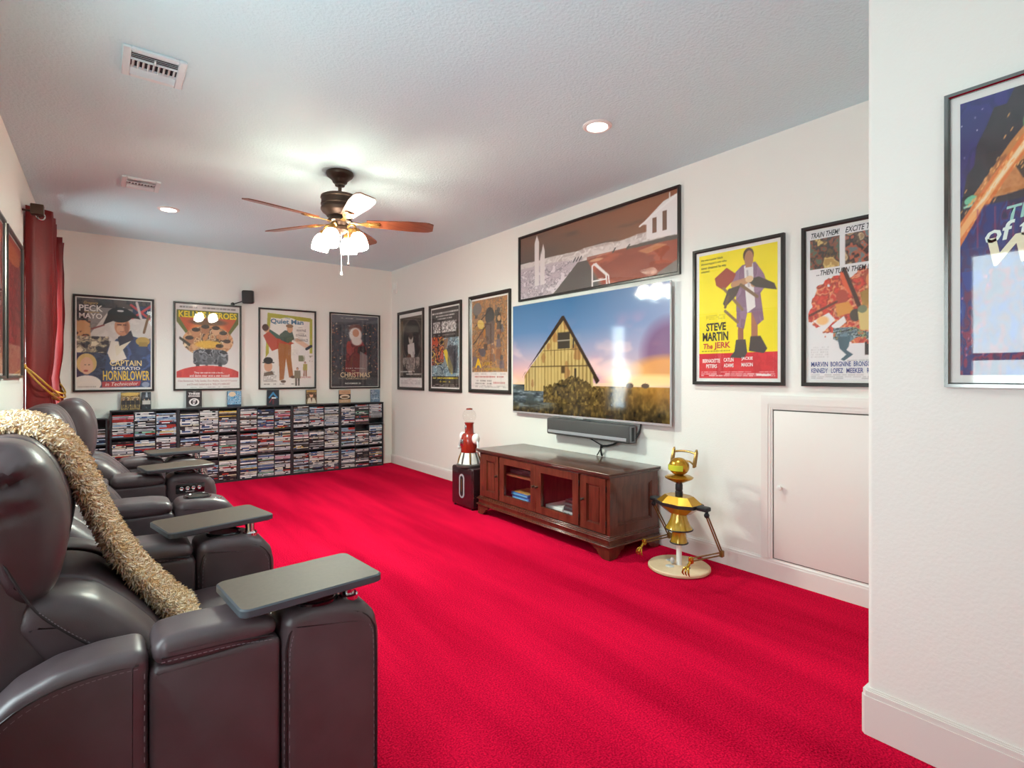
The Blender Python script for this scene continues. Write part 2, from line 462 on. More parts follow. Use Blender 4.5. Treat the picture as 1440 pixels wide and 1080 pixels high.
# ------------------------------------------------------------------ room shell
struct('floor', MB().box(XL-.12, 3.4, YF-.12, YB+.12, -.1, 0), M['carpet'], smooth=False)
struct('ceiling', MB().box(XL-.12, 3.4, YF-.12, YB+.12, CEIL, CEIL+.1), M['ceiling'], smooth=False)
w = MB(); y = YF-.12
for n, a, b in WIN[::-1]:
    w.box(XL-.12, XL, y, a, 0, CEIL) if y < a else None
    y = b
w = MB(); y = YF-.12
for n, a, b in sorted(WIN, key=lambda q: q[1]):
    w.box(XL-.12, XL, y, a, 0, CEIL); w.box(XL-.12, XL, a, b, 0, WZ0); w.box(XL-.12, XL, a, b, WZ1, CEIL); y = b
w.box(XL-.12, XL, y, YB+.12, 0, CEIL)
struct('wall_left', w, M['wall'], smooth=False)
struct('wall_back', MB().box(XL, XR, YB, YB+.12, 0, CEIL), M['wall'], smooth=False)
struct('wall_right', MB().box(XR, XR+.12, YE, YB+.12, 0, CEIL), M['wall'], smooth=False)
r = .018; arc = [(XE+r-r*math.cos(PI/2*i/6), YE-r+r*math.sin(PI/2*i/6)) for i in range(7)]
struct('wall_entry', MB().prism([(XE, YF)]+arc+[(3.4, YE), (3.4, YF)], 'z', 0, CEIL), M['wall'])
w = MB(); w.box(XL, XE, YF-.12, YF, 0, CEIL)
struct('wall_front', w, M['wall'], smooth=False)

BP = [(0, .014), (.098, .014), (.104, .0115), (.112, .0115), (.118, .006), (.125, .004)]
def base_profile(h):
    k = h/.125
    return [(0, 0)] + [(t, z*k) for z, t in BP] + [(0, BP[-1][0]*k)]
pr = base_profile(.125)
struct('baseboard_right', MB().prism([(XR-t, z) for t, z in pr], 'y', YE, YB), M['trim'], angle=20)
struct('baseboard_back', MB().prism([(YB-t, z) for t, z in pr], 'x', XL, XR-.015), M['trim'], angle=20)
struct('baseboard_left', MB().prism([(XL+t, z) for t, z in pr], 'y', YF, YB-.015), M['trim'], angle=20)
bb = MB()
for z0, z1, t in ((0, .135, .015), (.135, .143, .0125), (.143, .153, .0125), (.153, .158, .008), (.158, .163, .005)):
    c = .012
    bb.prism([(XE-t, YF), (XE-t, YE+t-c), (XE-t+c, YE+t), (3.27, YE+t), (3.27, YE), (XE+.015, YE), (XE, YE-.015), (XE, YF)], 'z', z0, z1)
struct('baseboard_entry', bb, M['trim'], angle=20)

# low access door in the right wall
dr = MB().rbox(XR-.010, XR, .93, 1.626, .131, 1.036, .003)
door = struct('door_1', dr, M['trim'])
MB().box(XR-.0015, XR, .92, 1.633, .1255, 1.043).build('door_gap_shade', M['gap'], door, smooth=False)  # solid strip whose dark colour gives the shade of the gap
k = Matrix.Translation((XR-.010, 1.582, .572)) @ Matrix.Rotation(-PI/2, 4, 'Y')
MB().lathe([(.006, 0), (.006, .012), (.013, .016), (.016, .023), (.014, .03), (.004, .033), (0, .033)], n=20, mtx=k).build('door_knob', M['white'], door)
tr = MB()
for i, (o, d) in enumerate(((0, .012), (.012, .018), (.045, .014), (.060, .010))):
    nxt = (.012, .045, .060, .071)[i]
    tr.box(XR-d, XR, 1.704-nxt, 1.704-o, .125, 1.13-o)
    tr.box(XR-d, XR, .76, 1.704-nxt, 1.13-nxt*1.2, 1.13-o*1.2)
struct('trim_1', tr, M['trim'], smooth=False)

# windows
def window(name, a, b, z0, z1, rail, along='y'):
    X0 = XL-.10 if along == 'y' else YF-.10
    def bx(mb, u0, u1, d0, d1, q0, q1):
        return mb.box(X0+d0, X0+d1, u0, u1, q0, q1) if along == 'y' else mb.box(u0, u1, X0+d0, X0+d1, q0, q1)
    f = MB(); t = .045
    bx(f, a, a+t, 0, .05, z0, z1); bx(f, b-t, b, 0, .05, z0, z1); bx(f, a+t, b-t, 0, .05, z0, z0+t); bx(f, a+t, b-t, 0, .05, z1-t, z1)
    o = struct(name, f, M['vinyl'], smooth=False)
    bx(MB(), a+t, b-t, .005, .045, rail-.025, rail+.025).build('meeting_rail', M['vinyl'], o, smooth=False)
    for q0, q1 in ((z0+t, rail-.025), (rail+.025, z1-t)):
        bx(MB(), a+t, b-t, .02, .024, q0, q1).build('window_pane', M['pane'], o, smooth=False)
    bx(MB(), a-.03, b+.03, .1001, .125, z0-.022, z0-.001).build('window_sill', M['trim'], o, smooth=False)
for n, a, b in WIN: window(n, a, b, WZ0, WZ1, WRAIL)

# ------------------------------------------------------------------ ceiling fixtures
VW = pm('vent_enamel', 'dbeaee', .5)
def vent(x, y, w, d, label):
    t = thing('ceiling_vent', label, 'vent', (x, y, CEIL))
    f = MB(); b = .033
    for (x0, x1, y0, y1) in ((-w/2, -w/2+b, -d/2, d/2), (w/2-b, w/2, -d/2, d/2), (-w/2+b, w/2-b, -d/2, -d/2+b), (-w/2+b, w/2-b, d/2-b, d/2)):
        f.rbox(x0, x1, y0, y1, -.014, -.0002, .004, 1)
    f.box(-w/2+b, w/2-b, -d/2+b+.068, -d/2+b+.076, -.012, -.002)
    f.box(-w/2+b, w/2-b, d/2-b-.068, d/2-b-.060, -.012, -.002)
    f.build('frame', VW, t, local=True)
    MB().box(-w/2+.01, w/2-.01, -d/2+.01, d/2-.01, -.0022, -.0006).build('duct_shade_sheet', M['rubber'], t, smooth=False, local=True)  # black sheet standing in for the shade inside the duct
    iw = w-2*b; x0 = -iw/2
    for k in range(4):                       # slats at the near end, tilted away
        yy = -d/2+b+.012+k*.017
        mt = Matrix.Translation((0, yy, -.007)) @ Matrix.Rotation(math.radians(35), 4, 'X')
        MB().rbox(-iw/2, iw/2, -.007, .007, -.0009, .0009, .0004, 1, mt).build('slat', VW, t, local=True)
    for k in range(9):                       # upright vanes across the middle
        xx = x0+iw*(k+.5)/9
        mt = Matrix.Translation((xx, (.008)/2, -.007)) @ Matrix.Rotation(math.radians(40), 4, 'Y')
        MB().rbox(-.0009, .0009, -(d/2-b-.076), d/2-b-.068, -.009, .009, .0004, 1, mt).build('vane', VW, t, local=True)
    for k in range(4):
        yy = d/2-b-.052+k*.0145
        mt = Matrix.Translation((0, yy, -.007)) @ Matrix.Rotation(math.radians(-62), 4, 'X')
        MB().rbox(-iw/2, iw/2, -.009, .009, -.0009, .0009, .0004, 1, mt).build('slat', VW, t, local=True)
    MB().rbox(-.004, .004, -d/2+b+.02, -d/2+b+.066, -.02, -.012, .002, 1).build('lever', VW, t, local=True)
vent(.192, 3.085, .25, .285, 'white square air vent in the ceiling, the larger one nearer the viewer')
vent(.228, 5.03, .245, .27, 'white air vent in the ceiling near the red curtains, beside the far recessed light')

def downlight(x, y, label):
    t = thing('recessed_light', label, 'light', (x, y, CEIL))
    MB().lathe([(.060, -.0003), (.062, -.010), (.075, -.012), (.086, -.005), (.087, -.0003)], n=36).build('trim_ring', M['white'], t, local=True)
    MB().lathe([(.0605, -.0015), (.05, -.006), (.0, -.008)], n=32).build('lens', pm('lamp_lens', 'ffffff', .5, emit=('fff4e6', 14.)), t, local=True)
    l = bpy.data.lights.new('recessed_lamp', 'SPOT'); l.energy = 62; l.color = (.78, 1, .98); l.spot_size = math.radians(125); l.spot_blend = .8; l.shadow_soft_size = .05
    o = bpy.data.objects.new('recessed_lamp', l); COL.objects.link(o); o.parent = t; o.location = (0, 0, -.03)
downlight(2.335, 2.215, 'round white recessed ceiling light in front of the wide landscape picture')
downlight(.46, 5.66, 'round white recessed ceiling light beyond the small far air vent')

# ceiling fan with four lamps
def fan():
    t = thing('ceiling_fan', 'five-blade bronze ceiling fan with four glowing frosted shades', 'fan', (1.377, 3.878, CEIL))
    B = M['bronze']
    MB().lathe([(.045, -.001), (.096, -.001), (.098, -.014), (.09, -.03), (.07, -.045), (.055, -.06), (.05, -.075), (.036, -.085), (.034, -.098), (.0, -.098)], n=40).build('canopy', B, t, local=True)
    MB().lathe([(.0125, -.09), (.0125, -.15), (.03, -.152), (.038, -.162), (.038, -.172), (.028, -.178), (.0, -.178)], n=24).build('downrod', B, t, local=True)
    MB().lathe([(.0, -.165), (.06, -.165), (.118, -.172), (.133, -.18), (.136, -.195), (.13, -.2), (.13, -.232), (.134, -.235), (.134, -.244), (.13, -.247), (.13, -.262), (.134, -.266), (.134, -.278), (.122, -.296), (.1, -.312), (.092, -.326), (.0, -.328)], n=48).build('motor_housing', B, t, local=True)
    MB().lathe([(.0, -.322), (.075, -.322), (.078, -.345), (.088, -.352), (.088, -.362), (.06, -.372), (.05, -.392), (.058, -.402), (.058, -.425), (.04, -.44), (.018, -.448), (.01, -.46), (.0, -.462)], n=36).build('light_kit_hub', B, t, local=True)
    wood = pm('fan_blade_wood', '7a4630', .3, coat=.3, var=(5, '63341f', (1, 8, 1)))
    for k in range(5):
        a = math.radians(48.6+72*k)
        R = Matrix.Rotation(a, 4, 'Z') @ Matrix.Translation((0, 0, -.362)) @ Matrix.Rotation(math.radians(-13), 4, 'X')
        out = []
        for i in range(17):
            s = i/16; r_ = .19+s*.49; hw = .046+.026*min(1, s*1.6)
            if s > .86: hw *= math.sqrt(max(.0, 1-((s-.86)/.16)**2))*.65+.35
            out.append((r_, hw))
        poly = [(r_, -h) for r_, h in out]+[(r_, h) for r_, h in out[::-1]]
        mb = MB().prism(poly, 'z', -.0035, .0035); mb.v = [tuple(R @ Vector(p)) for p in mb.v]
        bl = mb.build('blade', wood, t, local=True)
        ir = MB()
        ir.prism([(.075, -.016), (.15, -.012), (.19, -.03), (.275, -.034), (.29, -.02), (.29, .02), (.275, .034), (.19, .03), (.15, .012), (.075, .016)], 'z', -.0095, -.0038)
        ir.rbox(.2, .285, -.012, .012, -.013, -.009, .002, 1)
        for sx, sy in ((.215, -.02), (.215, .02), (.268, 0)): ir.ell((sx, sy, -.011), (.006, .006, .004), 8, 6)
        ir.v = [tuple(R @ Vector(p)) for p in ir.v]
        ir.build('blade_iron', M['dark_gold'], t, local=True)
    glow = pm('frosted_lamp_glass', 'fff2dd', .4, emit=('fff1da', 54.))
    for k in range(4):
        a = math.radians(-44.6+90*k); d = Vector((math.cos(a), math.sin(a), 0))
        arm = MB().tube([d*.045+Vector((0, 0, -.41)), d*.085+Vector((0, 0, -.385)), d*.115+Vector((0, 0, -.395)), d*.122+Vector((0, 0, -.425))], .0075, 8, 5)
        arm.build('lamp_arm', M['dark_gold'], t, local=True)
        T = Matrix.Translation(d*.122+Vector((0, 0, -.42))) @ Matrix.Rotation(math.radians(-14), 4, Vector((-d.y, d.x, 0)))
        MB().lathe([(.0, .002), (.022, .0), (.027, -.012), (.027, -.03), (.02, -.032)], n=20, mtx=T).build('lamp_socket', M['dark_gold'], t, local=True)
        sh = MB().lathe([(.024, -.028), (.04, -.04), (.054, -.065), (.06, -.095), (.061, -.125), (.058, -.15), (.055, -.15), (.057, -.125), (.056, -.095), (.05, -.067), (.037, -.044), (.022, -.032)], n=28, mtx=T).build('lamp_shade', glow, t, local=True)
        l = bpy.data.lights.new('fan_lamp', 'POINT'); l.energy = 48; l.color = (.80, 1, .90); l.shadow_soft_size = .035
        o = bpy.data.objects.new('fan_lamp', l); COL.objects.link(o); o.parent = t; o.location = T @ Vector((0, 0, -.13))
    for (x, y, z1) in ((.0, -.03, -.735), (.045, -.045, -.655)):
        c = MB().tube([(x, y, -.43), (x, y, z1)], .0016, 6); c.build('pull_chain', M['silver'], t, local=True)
        MB().lathe([(.0, z1+.004), (.004, z1), (.008, z1-.012), (.009, z1-.02), (.004, z1-.026), (.0, z1-.027)], (x, y, 0), 12).build('pull_knob', M['white'] if z1 < -.7 else B, t, local=True)
fan()

# unseen ceiling lamp added behind the viewer to brighten the room
t = thing('fill_ceiling_lamp', 'added round frosted fill lamp on the ceiling behind the viewer', 'lamp', (.95, -.75, CEIL))
MB().lathe([(.0, -.0005), (.19, -.0005), (.19, -.02), (.17, -.026), (.0, -.026)], n=40).build('base', M['bronze'], t, local=True)
MB().lathe([(.165, -.026), (.16, -.05), (.13, -.085), (.08, -.105), (.0, -.112)], n=40).build('diffuser', pm('fill_lamp_diffuser', 'ffffff', .4, emit=('e2f4f0', 9.)), t, local=True)
l = bpy.data.lights.new('fill_lamp_bulb', 'POINT'); l.energy = 3; l.color = (.82, 1, .98); l.shadow_soft_size = .12
o = bpy.data.objects.new('fill_lamp_bulb', l); COL.objects.link(o); o.parent = t; o.location = (0, 0, -.26)

# ------------------------------------------------------------------ framed pictures
def picture(label, cat, wall, a, z0, z1, art, border=.02, matw=.0, depth=.024, frame=None, group=None, bevel=.006, texts=()):
    """a = (left edge, right edge) along the wall, as seen from the room"""
    W, H = abs(a[1]-a[0]), z1-z0; mid = (a[0]+a[1])/2; zc = (z0+z1)/2
    loc = {'right': (XR, mid, zc), 'back': (mid, YB, zc), 'left': (XL, mid, zc), 'entry': (XE, mid, zc)}[wall]
    t = wall_thing('framed_poster', label, cat, 'right' if wall == 'entry' else wall, loc, group)
    f = MB(); x, y = W/2, H/2; b = border
    # mitred moulding: outer edge, raised face, sloping lip
    pf = [(0, .001), (0, depth), (b-bevel, depth), (b, depth-bevel), (b, .001)]
    ring = []
    for i, (o, d) in enumerate(pf):
        ring.append([(-x+o, -y+o, d), (x-o, -y+o, d), (x-o, y-o, d), (-x+o, y-o, d)])
    vs_ = [p for rr in ring for p in rr]; fs = []
    for i in range(5):
        j = (i+1) % 5
        for k in range(4):
            k2 = (k+1) % 4; fs.append((i*4+k, i*4+k2, j*4+k2, j*4+k))
    f.add(vs_, fs)
    f.build('frame', frame or M['frame'], t, local=True, angle=20)
    MB().box(-x+b*.6, x-b*.6, -y+b*.6, y-b*.6, .002, .008).build('backing', pm('poster_border', 'e9e6e0', .6), t, local=True, smooth=False)
    iw, ih = W-2*b-2*matw, H-2*b-2*matw
    A = art(iw, ih)
    A.mesh('print', t, M['print'], -iw/2, -ih/2, .0095)
    for s in texts:
        u0, v0, u1, v1 = s[1]; kw = s[3] if len(s) > 3 else {}
        text(t, s[0], -iw/2+u0*iw, ih/2-v1*ih, -iw/2+u1*iw, ih/2-v0*ih, .0105+.0002*kw.pop('layer', 0), s[2], **kw)
    MB().box(-x+b*.8, x-b*.8, -y+b*.8, y-b*.8, .0135, .0150).build('glazing', M['pane'], t, local=True, smooth=False)
    return t

def art_naval(w, h):
    A = Art(w, h, 120, 180, '3a3334')
    A.mott(0, 0, 1, 1, ['3b3536', '4a4243', '2c2a2c', '564a46'], 5, 7, 1)
    A.poly([(.15, .42), (.42, .13), (.62, .08), (.8, .2), (1, .05), (1, .42), (.7, .5), (.3, .45)], 'd9d3cd')
    A.mott(.15, .1, 1, .5, ['e6e0d8', 'cfc8c0', 'd9d3cb'], 4, 6, 2, .5)
    A.poly([(.18, .335), (.36, .28), (.37, .295), (.19, .35)], '8e4a48')
    A.rect(.74, .06, 1, .2, '2f3a5c'); A.line(.72, .05, 1, .21, .012, 'c8474a'); A.line(1, .05, .74, .2, .012, 'c8474a'); A.line(.8, .02, .86, .2, .012, 'd8c8c4')
    A.mott(0, .25, .18, .42, ['7a4334', 'b06a48', '3a2a28', 'd2a070'], 5, 8, 4)
    A.mott(0, .42, .42, .62, ['e8dcc0', 'b8a888', '5a5258', 'd0c09a', '7d7468', '303038'], 9, 14, 5)
    A.rect(0, .62, .5, 1, '2b3450'); A.mott(0, .6, .5, .85, ['2b3450', '3c4a68', '22283e'], 4, 14, 6)
    A.poly([(.34, .98), (.40, .55), (.52, .44), (.72, .40), (1, .46), (1, 1), (.34, 1)], '34486e')
    A.mott(.4, .42, 1, 1, ['34486e', '2a3a5c', '45609a', '26324e'], 4, 5, 8, .8, (A.U > .40+.25*(1-A.V)) & (A.V > .44))
    A.poly([(.40, .6), (.45, .46), (.56, .47), (.66, .66), (.46, .72)], 'e6ddd0'); A.poly([(.52, .64), (.72, .46), (.66, .44), (.5, .52)], 'e0d4bc')
    A.poly([(.54, .42), (.72, .34), (.76, .44), (.56, .52)], '2a2a3c')
    A.ell(.885, .46, .10, .05, 'b89a50'); A.rect(.83, .47, .95, .52, 'a08440')
    A.ell(.60, .30, .105, .105, 'c98a68'); A.ell(.57, .33, .05, .04, 'dba684'); A.ell(.66, .31, .03, .07, 'a06a50')
    A.rect(.53, .275, .59, .285, '4a2c24'); A.rect(.61, .275, .66, .285, '4a2c24'); A.rect(.565, .355, .62, .362, '7a3c34')
    A.poly([(.34, .29), (.42, .14), (.56, .11), (.72, .12), (.86, .21), (.74, .2), (.6, .19), (.48, .24)], '17171b')
    A.ell(.57, .17, .17, .085, '1b1b20'); A.ell(.575, .125, .045, .012, 'd8d8d8')
    A.line(.90, .36, .98, .12, .012, '7a5a3a')
    A.ell(.13, .72, .13, .11, 'd8b878'); A.ell(.13, .745, .085, .095, 'e2b494'); A.ell(.12, .80, .03, .012, 'b04a44')
    A.ell(.13, .94, .19, .09, 'e6dcd2'); A.rect(.105, .73, .12, .74, '40302c'); A.rect(.15, .73, .17, .74, '40302c')
    A.poly([(.33, .92), (.86, .915), (.84, .97), (.33, .985)], 'b8383c'); A.ell(.925, .955, .055, .03, '8e98b0')
    A.rect(0, .985, 1, 1, 'e6e2dc'); A.dashes(.02, .965, .25, .985, 1, '8a7a6a', 3)
    return A
picture('black framed poster of a naval officer in a wide black hat with a blonde woman', 'poster', 'back', (-.255, .444), 1.078, 2.092, art_naval, .02, .012,
    texts=[('PECK', (.03, .075, .34, .145), '#efece6', dict(bold=.02)), ('MAYO', (.03, .165, .33, .225), '#efece6', dict(bold=.02)),
           ('Gregory', (.09, .035, .28, .075), '#d8b86a', dict(shear=.3)), ('Virginia', (.1, .142, .29, .168), '#d8b86a', dict(shear=.3)),
           ('CAPTAIN', (.43, .68, .87, .745), '#f0d890', dict(bold=.012)), ('HORATIO', (.46, .755, .85, .79), '#f4efe4', dict(bold=.01)),
           ('HORNBLOWER', (.34, .80, .985, .91), '#e8c440', dict(bold=.016)), ('in Technicolor', (.37, .928, .82, .968), '#f4e8e0', dict(shear=.25, rot=.03))])

def art_tank(w, h):
    A = Art(w, h, 120, 180, 'e6e2de')
    A.grad(0, .06, 1, .80, [(0, 'dcd8d4'), (1, 'e2dedb')])
    A.poly([(0, .06), (1, .06), (1, .20), (.84, .36), (.16, .36), (0, .20)], '6a7034')
    A.poly([(.04, .15), (.96, .15), (.82, .32), (.18, .32)], 'c45a34'); A.ell(.5, .3, .33, .14, 'e88a4a', 0, 1, .5)
    A.ell(.5, .2, .35, .05, '4a4030', 0, .7, .6)
    A.ell(.5, .43, .40, .19, 'd0a076'); A.mott(.1, .24, .92, .62, ['d8a878', 'b47850', 'e4c090', '8a5a40', 'f0d8b0', '584438', 'c88c5c'], 7, 8, 12, 1, ((A.U-.5)/.41)**2+((A.V-.43)/.18)**2 < 1)
    A.ell(.5, .47, .24, .055, 'e8b840', 0, .9, .5)
    for i, (x, y) in enumerate(((.3, .33), (.45, .29), (.62, .30), (.74, .36), (.2, .43), (.8, .46), (.68, .52))):
        A.ell(x, y, .07, .055, ['c89068', 'b47c58', 'd8a880'][i % 3]); A.ell(x, y-.035, .065, .025, '4a3c30')
    A.poly([(.05, .38), (.22, .47), (.2, .50), (.04, .41)], '4a4438')
    A.mott(.26, .52, .82, .72, ['5a5c62', '7a7e86', '3c3e44', '9a9ea6', '2c2e34'], 8, 9, 15, 1, ((A.U-.53)/.29)**4+((A.V-.63)/.1)**4 < 1)
    A.rect(.3, .69, .36, .77, '46484e'); A.rect(.45, .70, .49, .78, '5a5c62'); A.rect(.66, .69, .72, .76, '46484e')
    A.ell(.5, .90, .60, .17, 'cc3a38'); A.mott(.0, .72, 1, .86, ['cc3a38', 'd8504a', 'b83034'], 5, 5, 9, .6, ((A.U-.5)/.6)**2+((A.V-.9)/.17)**2 < 1)
    A.rect(0, .875, 1, 1, 'e8e5e1'); A.rect(0, 0, 1, .06, 'e2deda'); A.dashes(.05, .01, .95, .045, 1, '6a6460', 2, .9)
    A.dashes(.15, .985, .85, 1, 1, '9a9490', 5)
    return A
picture('black framed white poster with a tank, a fiery crowd and a yellow arched title', 'poster', 'back', (.624, 1.323), 1.076, 2.090, art_tank, .02, .012,
    texts=[("KELLY'S HEROES", (.03, .068, .97, .150), '#f2d60e', dict(bold=.03)),
           ('They set out to rob a bank...', (.27, .805, .76, .835), '#f4f0ec', dict(bold=.01)), ('and damn near won a war instead!', (.2, .838, .85, .868), '#f4f0ec', dict(bold=.01)),
           ("Clint Eastwood, Telly Savalas, Don Rickles, Carroll O'Connor", (.02, .905, .98, .935), '#a04a48'), ("and Donald Sutherland in \"KELLY'S HEROES\"", (.16, .945, .86, .97), '#a04a48')])

def art_irish(w, h):
    A = Art(w, h, 120, 180, 'e9e6e0')
    A.poly([(.12, .03), (.95, .07), (.92, .12), (.18, .09), (.15, .3), (.14, .56), (.08, .62), (.1, .3)], 'b2b03c')
    A.rect(.92, .08, .975, .55, 'b6b446'); A.ell(.5, .33, .36, .25, 'efece4')
    A.line(.68, .38, .90, .47, .03, 'e4c0a4'); A.line(.86, .49, .95, .45, .018, '2c2426')
    A.poly([(.10, .22), (.22, .27), (.36, .33), (.58, .37), (.56, .44), (.34, .46), (.16, .46), (.12, .35)], '456a5c')
    A.poly([(.04, .33), (.14, .27), (.28, .36), (.5, .38), (.62, .42), (.4, .47), (.2, .53), (.1, .42)], 'bc4a34')
    A.poly([(.34, .31), (.44, .25), (.58, .26), (.62, .36), (.5, .42), (.36, .38)], '4a5c50')
    A.poly([(.31, .5), (.33, .42), (.56, .44), (.56, .62), (.60, .86), (.52, .88), (.46, .62), (.42, .90), (.34, .92), (.33, .7)], 'a86a38')
    A.ell(.10, .24, .055, .05, 'd8a480'); A.ell(.08, .225, .06, .045, '503028')
    A.ell(.535, .225, .055, .055, 'd49a72'); A.ell(.53, .19, .07, .025, '8a6a48')
    A.ell(.41, .93, .05, .018, '5a3c2c'); A.ell(.59, .87, .05, .018, '5a3c2c')
    A.ell(.13, .73, .075, .07, 'd8a888'); A.ell(.13, .655, .085, .045, '1c1a1c'); A.rect(.03, .675, .24, .69, '1c1a1c')
    A.poly([(.05, .82), (.2, .79), (.24, .84), (.05, .86)], '6a5a48'); A.dashes(.04, .83, .28, .93, 5, '5a544e', 7)
    A.person(.68, .74, .25, '7a7260', '5a564e', 'd0a080', '6a5040', 1.2); A.person(.83, .66, .2, 'a8a050', '8a5a40', 'd0a080', '503a30')
    A.mott(.7, .58, .98, .66, ['e9e6e0', '9a9480', 'cfc8b8', '7a8058'], 8, 8, 21); A.dashes(.5, .5, .7, .58, 5, 'b8b2aa', 8, .8, .6)
    A.rect(.05, .925, .3, .935, 'cfcac2'); A.dashes(.05, .955, .62, .975, 1, '5a5450', 9)
    return A
picture('black framed cream poster of a man in brown trousers carrying a woman', 'poster', 'back', (1.514, 2.21), 1.076, 2.088, art_irish, .02, .012,
    texts=[('The', (.44, .075, .54, .10), '#3f7a9a'), ('Quiet Man', (.17, .10, .80, .175), '#3f7a9a', dict(bold=.03)), ('John', (.70, .195, .78, .212), '#4a4644'), ('WAYNE', (.66, .225, .85, .26), '#3a3635', dict(bold=.01)),
           ('Maureen', (.70, .268, .82, .285), '#4a4644'), ("O'HARA", (.65, .29, .86, .325), '#3a3635', dict(bold=.01)), ('Barry', (.70, .333, .79, .348), '#4a4644'), ('FITZGERALD', (.60, .355, .89, .39), '#3a3635', dict(bold=.01)),
           ('WARD BOND', (.05, .80, .25, .82), '#4a4644'), ('JOHN FORD', (.73, .865, .95, .895), '#b04a40', dict(bold=.01))])

def art_winter(w, h):
    A = Art(w, h, 120, 180, '3c3a40')
    A.grad(0, 0, 1, 1, [(0, '5a5c66'), (.3, '41434e'), (.7, '3a3034'), (1, '3c3c42')])
    A.rect(.02, .18, .24, .75, '343c4c'); A.mott(.0, .1, 1, .8, ['41434e', '343640', '4e5058', '2c2c34'], 5, 6, 31, .6)
    A.rect(.66, .12, .72, .85, '2a2e38'); A.rect(.8, .1, .84, .85, '2a2e38')
    rg = np.random.default_rng(5)
    for k in range(230):
        x, y = rg.random(), .12+rg.random()*.70
        if .34 < x < .66 and y > .2 and rg.random() < .8: continue
        A.ell(x, y, rg.uniform(.008, .022), rg.uniform(.005, .013), ['e0a070', 'c87850', 'f4d8b0', 'a8584a', '8a4a40'][k % 5], 0, rg.uniform(.4, .9), .7)
    A.ell(.5, .19, .17, .08, '7a4438', 0, .8, .5)
    A.poly([(.28, .78), (.32, .42), (.42, .33), (.62, .33), (.74, .46), (.74, .80), (.5, .86)], '7c2a2e')
    A.mott(.28, .34, .76, .82, ['7c2a2e', '94383a', '5c2026', '6a2428'], 5, 6, 33, .8, ((A.U-.52)/.22)**2+((A.V-.58)/.24)**2 < 1)
    A.ell(.50, .27, .15, .11, 'e4dcd6', 0, 1, .4); A.ell(.53, .36, .13, .07, 'dcd4ce', 0, 1, .5); A.ell(.51, .245, .07, .055, 'c89478')
    A.poly([(.56, .44), (.7, .42), (.74, .5), (.62, .56), (.54, .52)], '2a2428')
    A.poly([(.6, .5), (.76, .56), (.76, .86), (.58, .86)], '8c8a88', .8); A.ell(.36, .45, .05, .09, '98322e')
    A.rect(0, .86, 1, 1, '3a3a40', .8); A.dashes(.2, .035, .8, .06, 1, 'b8b4b0', 6); A.dashes(.15, .87, .85, .895, 2, '8a8680', 4)
    return A
picture('black framed dark winter poster of a white-bearded man in red among fairy lights', 'poster', 'back', (2.387, 3.098), 1.068, 2.094, art_winter, .02, .008,
    texts=[('KURT RUSSELL', (.30, .735, .72, .752), '#d8d4ce', dict(spacing=1.4)), ('the', (.42, .765, .50, .785), '#e0c8a0'), ('CHRISTMAS', (.18, .80, .82, .87), '#e6cfa8', dict(bold=.005)),
           ('CHRONICLES', (.30, .878, .74, .90), '#e6cfa8', dict(spacing=1.3)), ('NOVEMBER 22', (.28, .945, .62, .965), '#f0eeea', dict(bold=.01))])

# right wall, three tall insert posters
def art_oval(w, h):
    A = Art(w, h, 100, 150, '3a3330')
    A.mott(0, .05, 1, .86, ['3e3733', '352e2b', '48403a'], 6, 8, 41); A.rect(0, 0, 1, .035, 'e6e2dc'); A.rect(0, .035, 1, .08, '4e463c')
    A.grad(0, .08, .16, .86, [(0, '6a5a48'), (1, '80746a')]); A.ell(.56, .36, .46, .31, '564b44'); A.ell(.57, .36, .40, .285, '2a2626')
    A.ell(.52, .34, .1, .09, 'b8aca0'); A.ell(.52, .30, .09, .05, '4a3c34'); A.poly([(.38, .42), (.66, .40), (.70, .55), (.62, .62), (.44, .60), (.38, .52)], 'cfc8c2')
    A.rect(.6, .52, .68, .68, 'b8b0ac'); A.ell(.44, .60, .1, .05, '6a4a3a')
    A.mott(.14, .6, .9, .8, ['8a7e78', 'b0a49c', '6a605a', 'a89890', '4a4440'], 9, 9, 44, 1, ((A.U-.54)/.42)**2+((A.V-.60)/.20)**2 < 1)
    A.ell(.5, .80, .09, .05, '9a8e86')
    A.rect(0, .885, 1, 1, 'e6e3df'); A.dashes(.05, .92, .95, .98, 3, 'a8a4a0', 46, .8, .7); A.dashes(.04, .785, .68, .812, 1, 'f0ece6', 47, .97, 1); A.dashes(.30, .822, .98, .852, 1, 'f0ece6', 48, .97, 1); A.dashes(.38, .895, .56, .912, 1, '3a3634', 49, .9)
    return A
picture('dark framed black poster of a pale figure inside an oval, beside the far corner', 'poster', 'right', (6.894, 6.14), 1.052, 2.122, art_oval, .045, .012, bevel=.022)
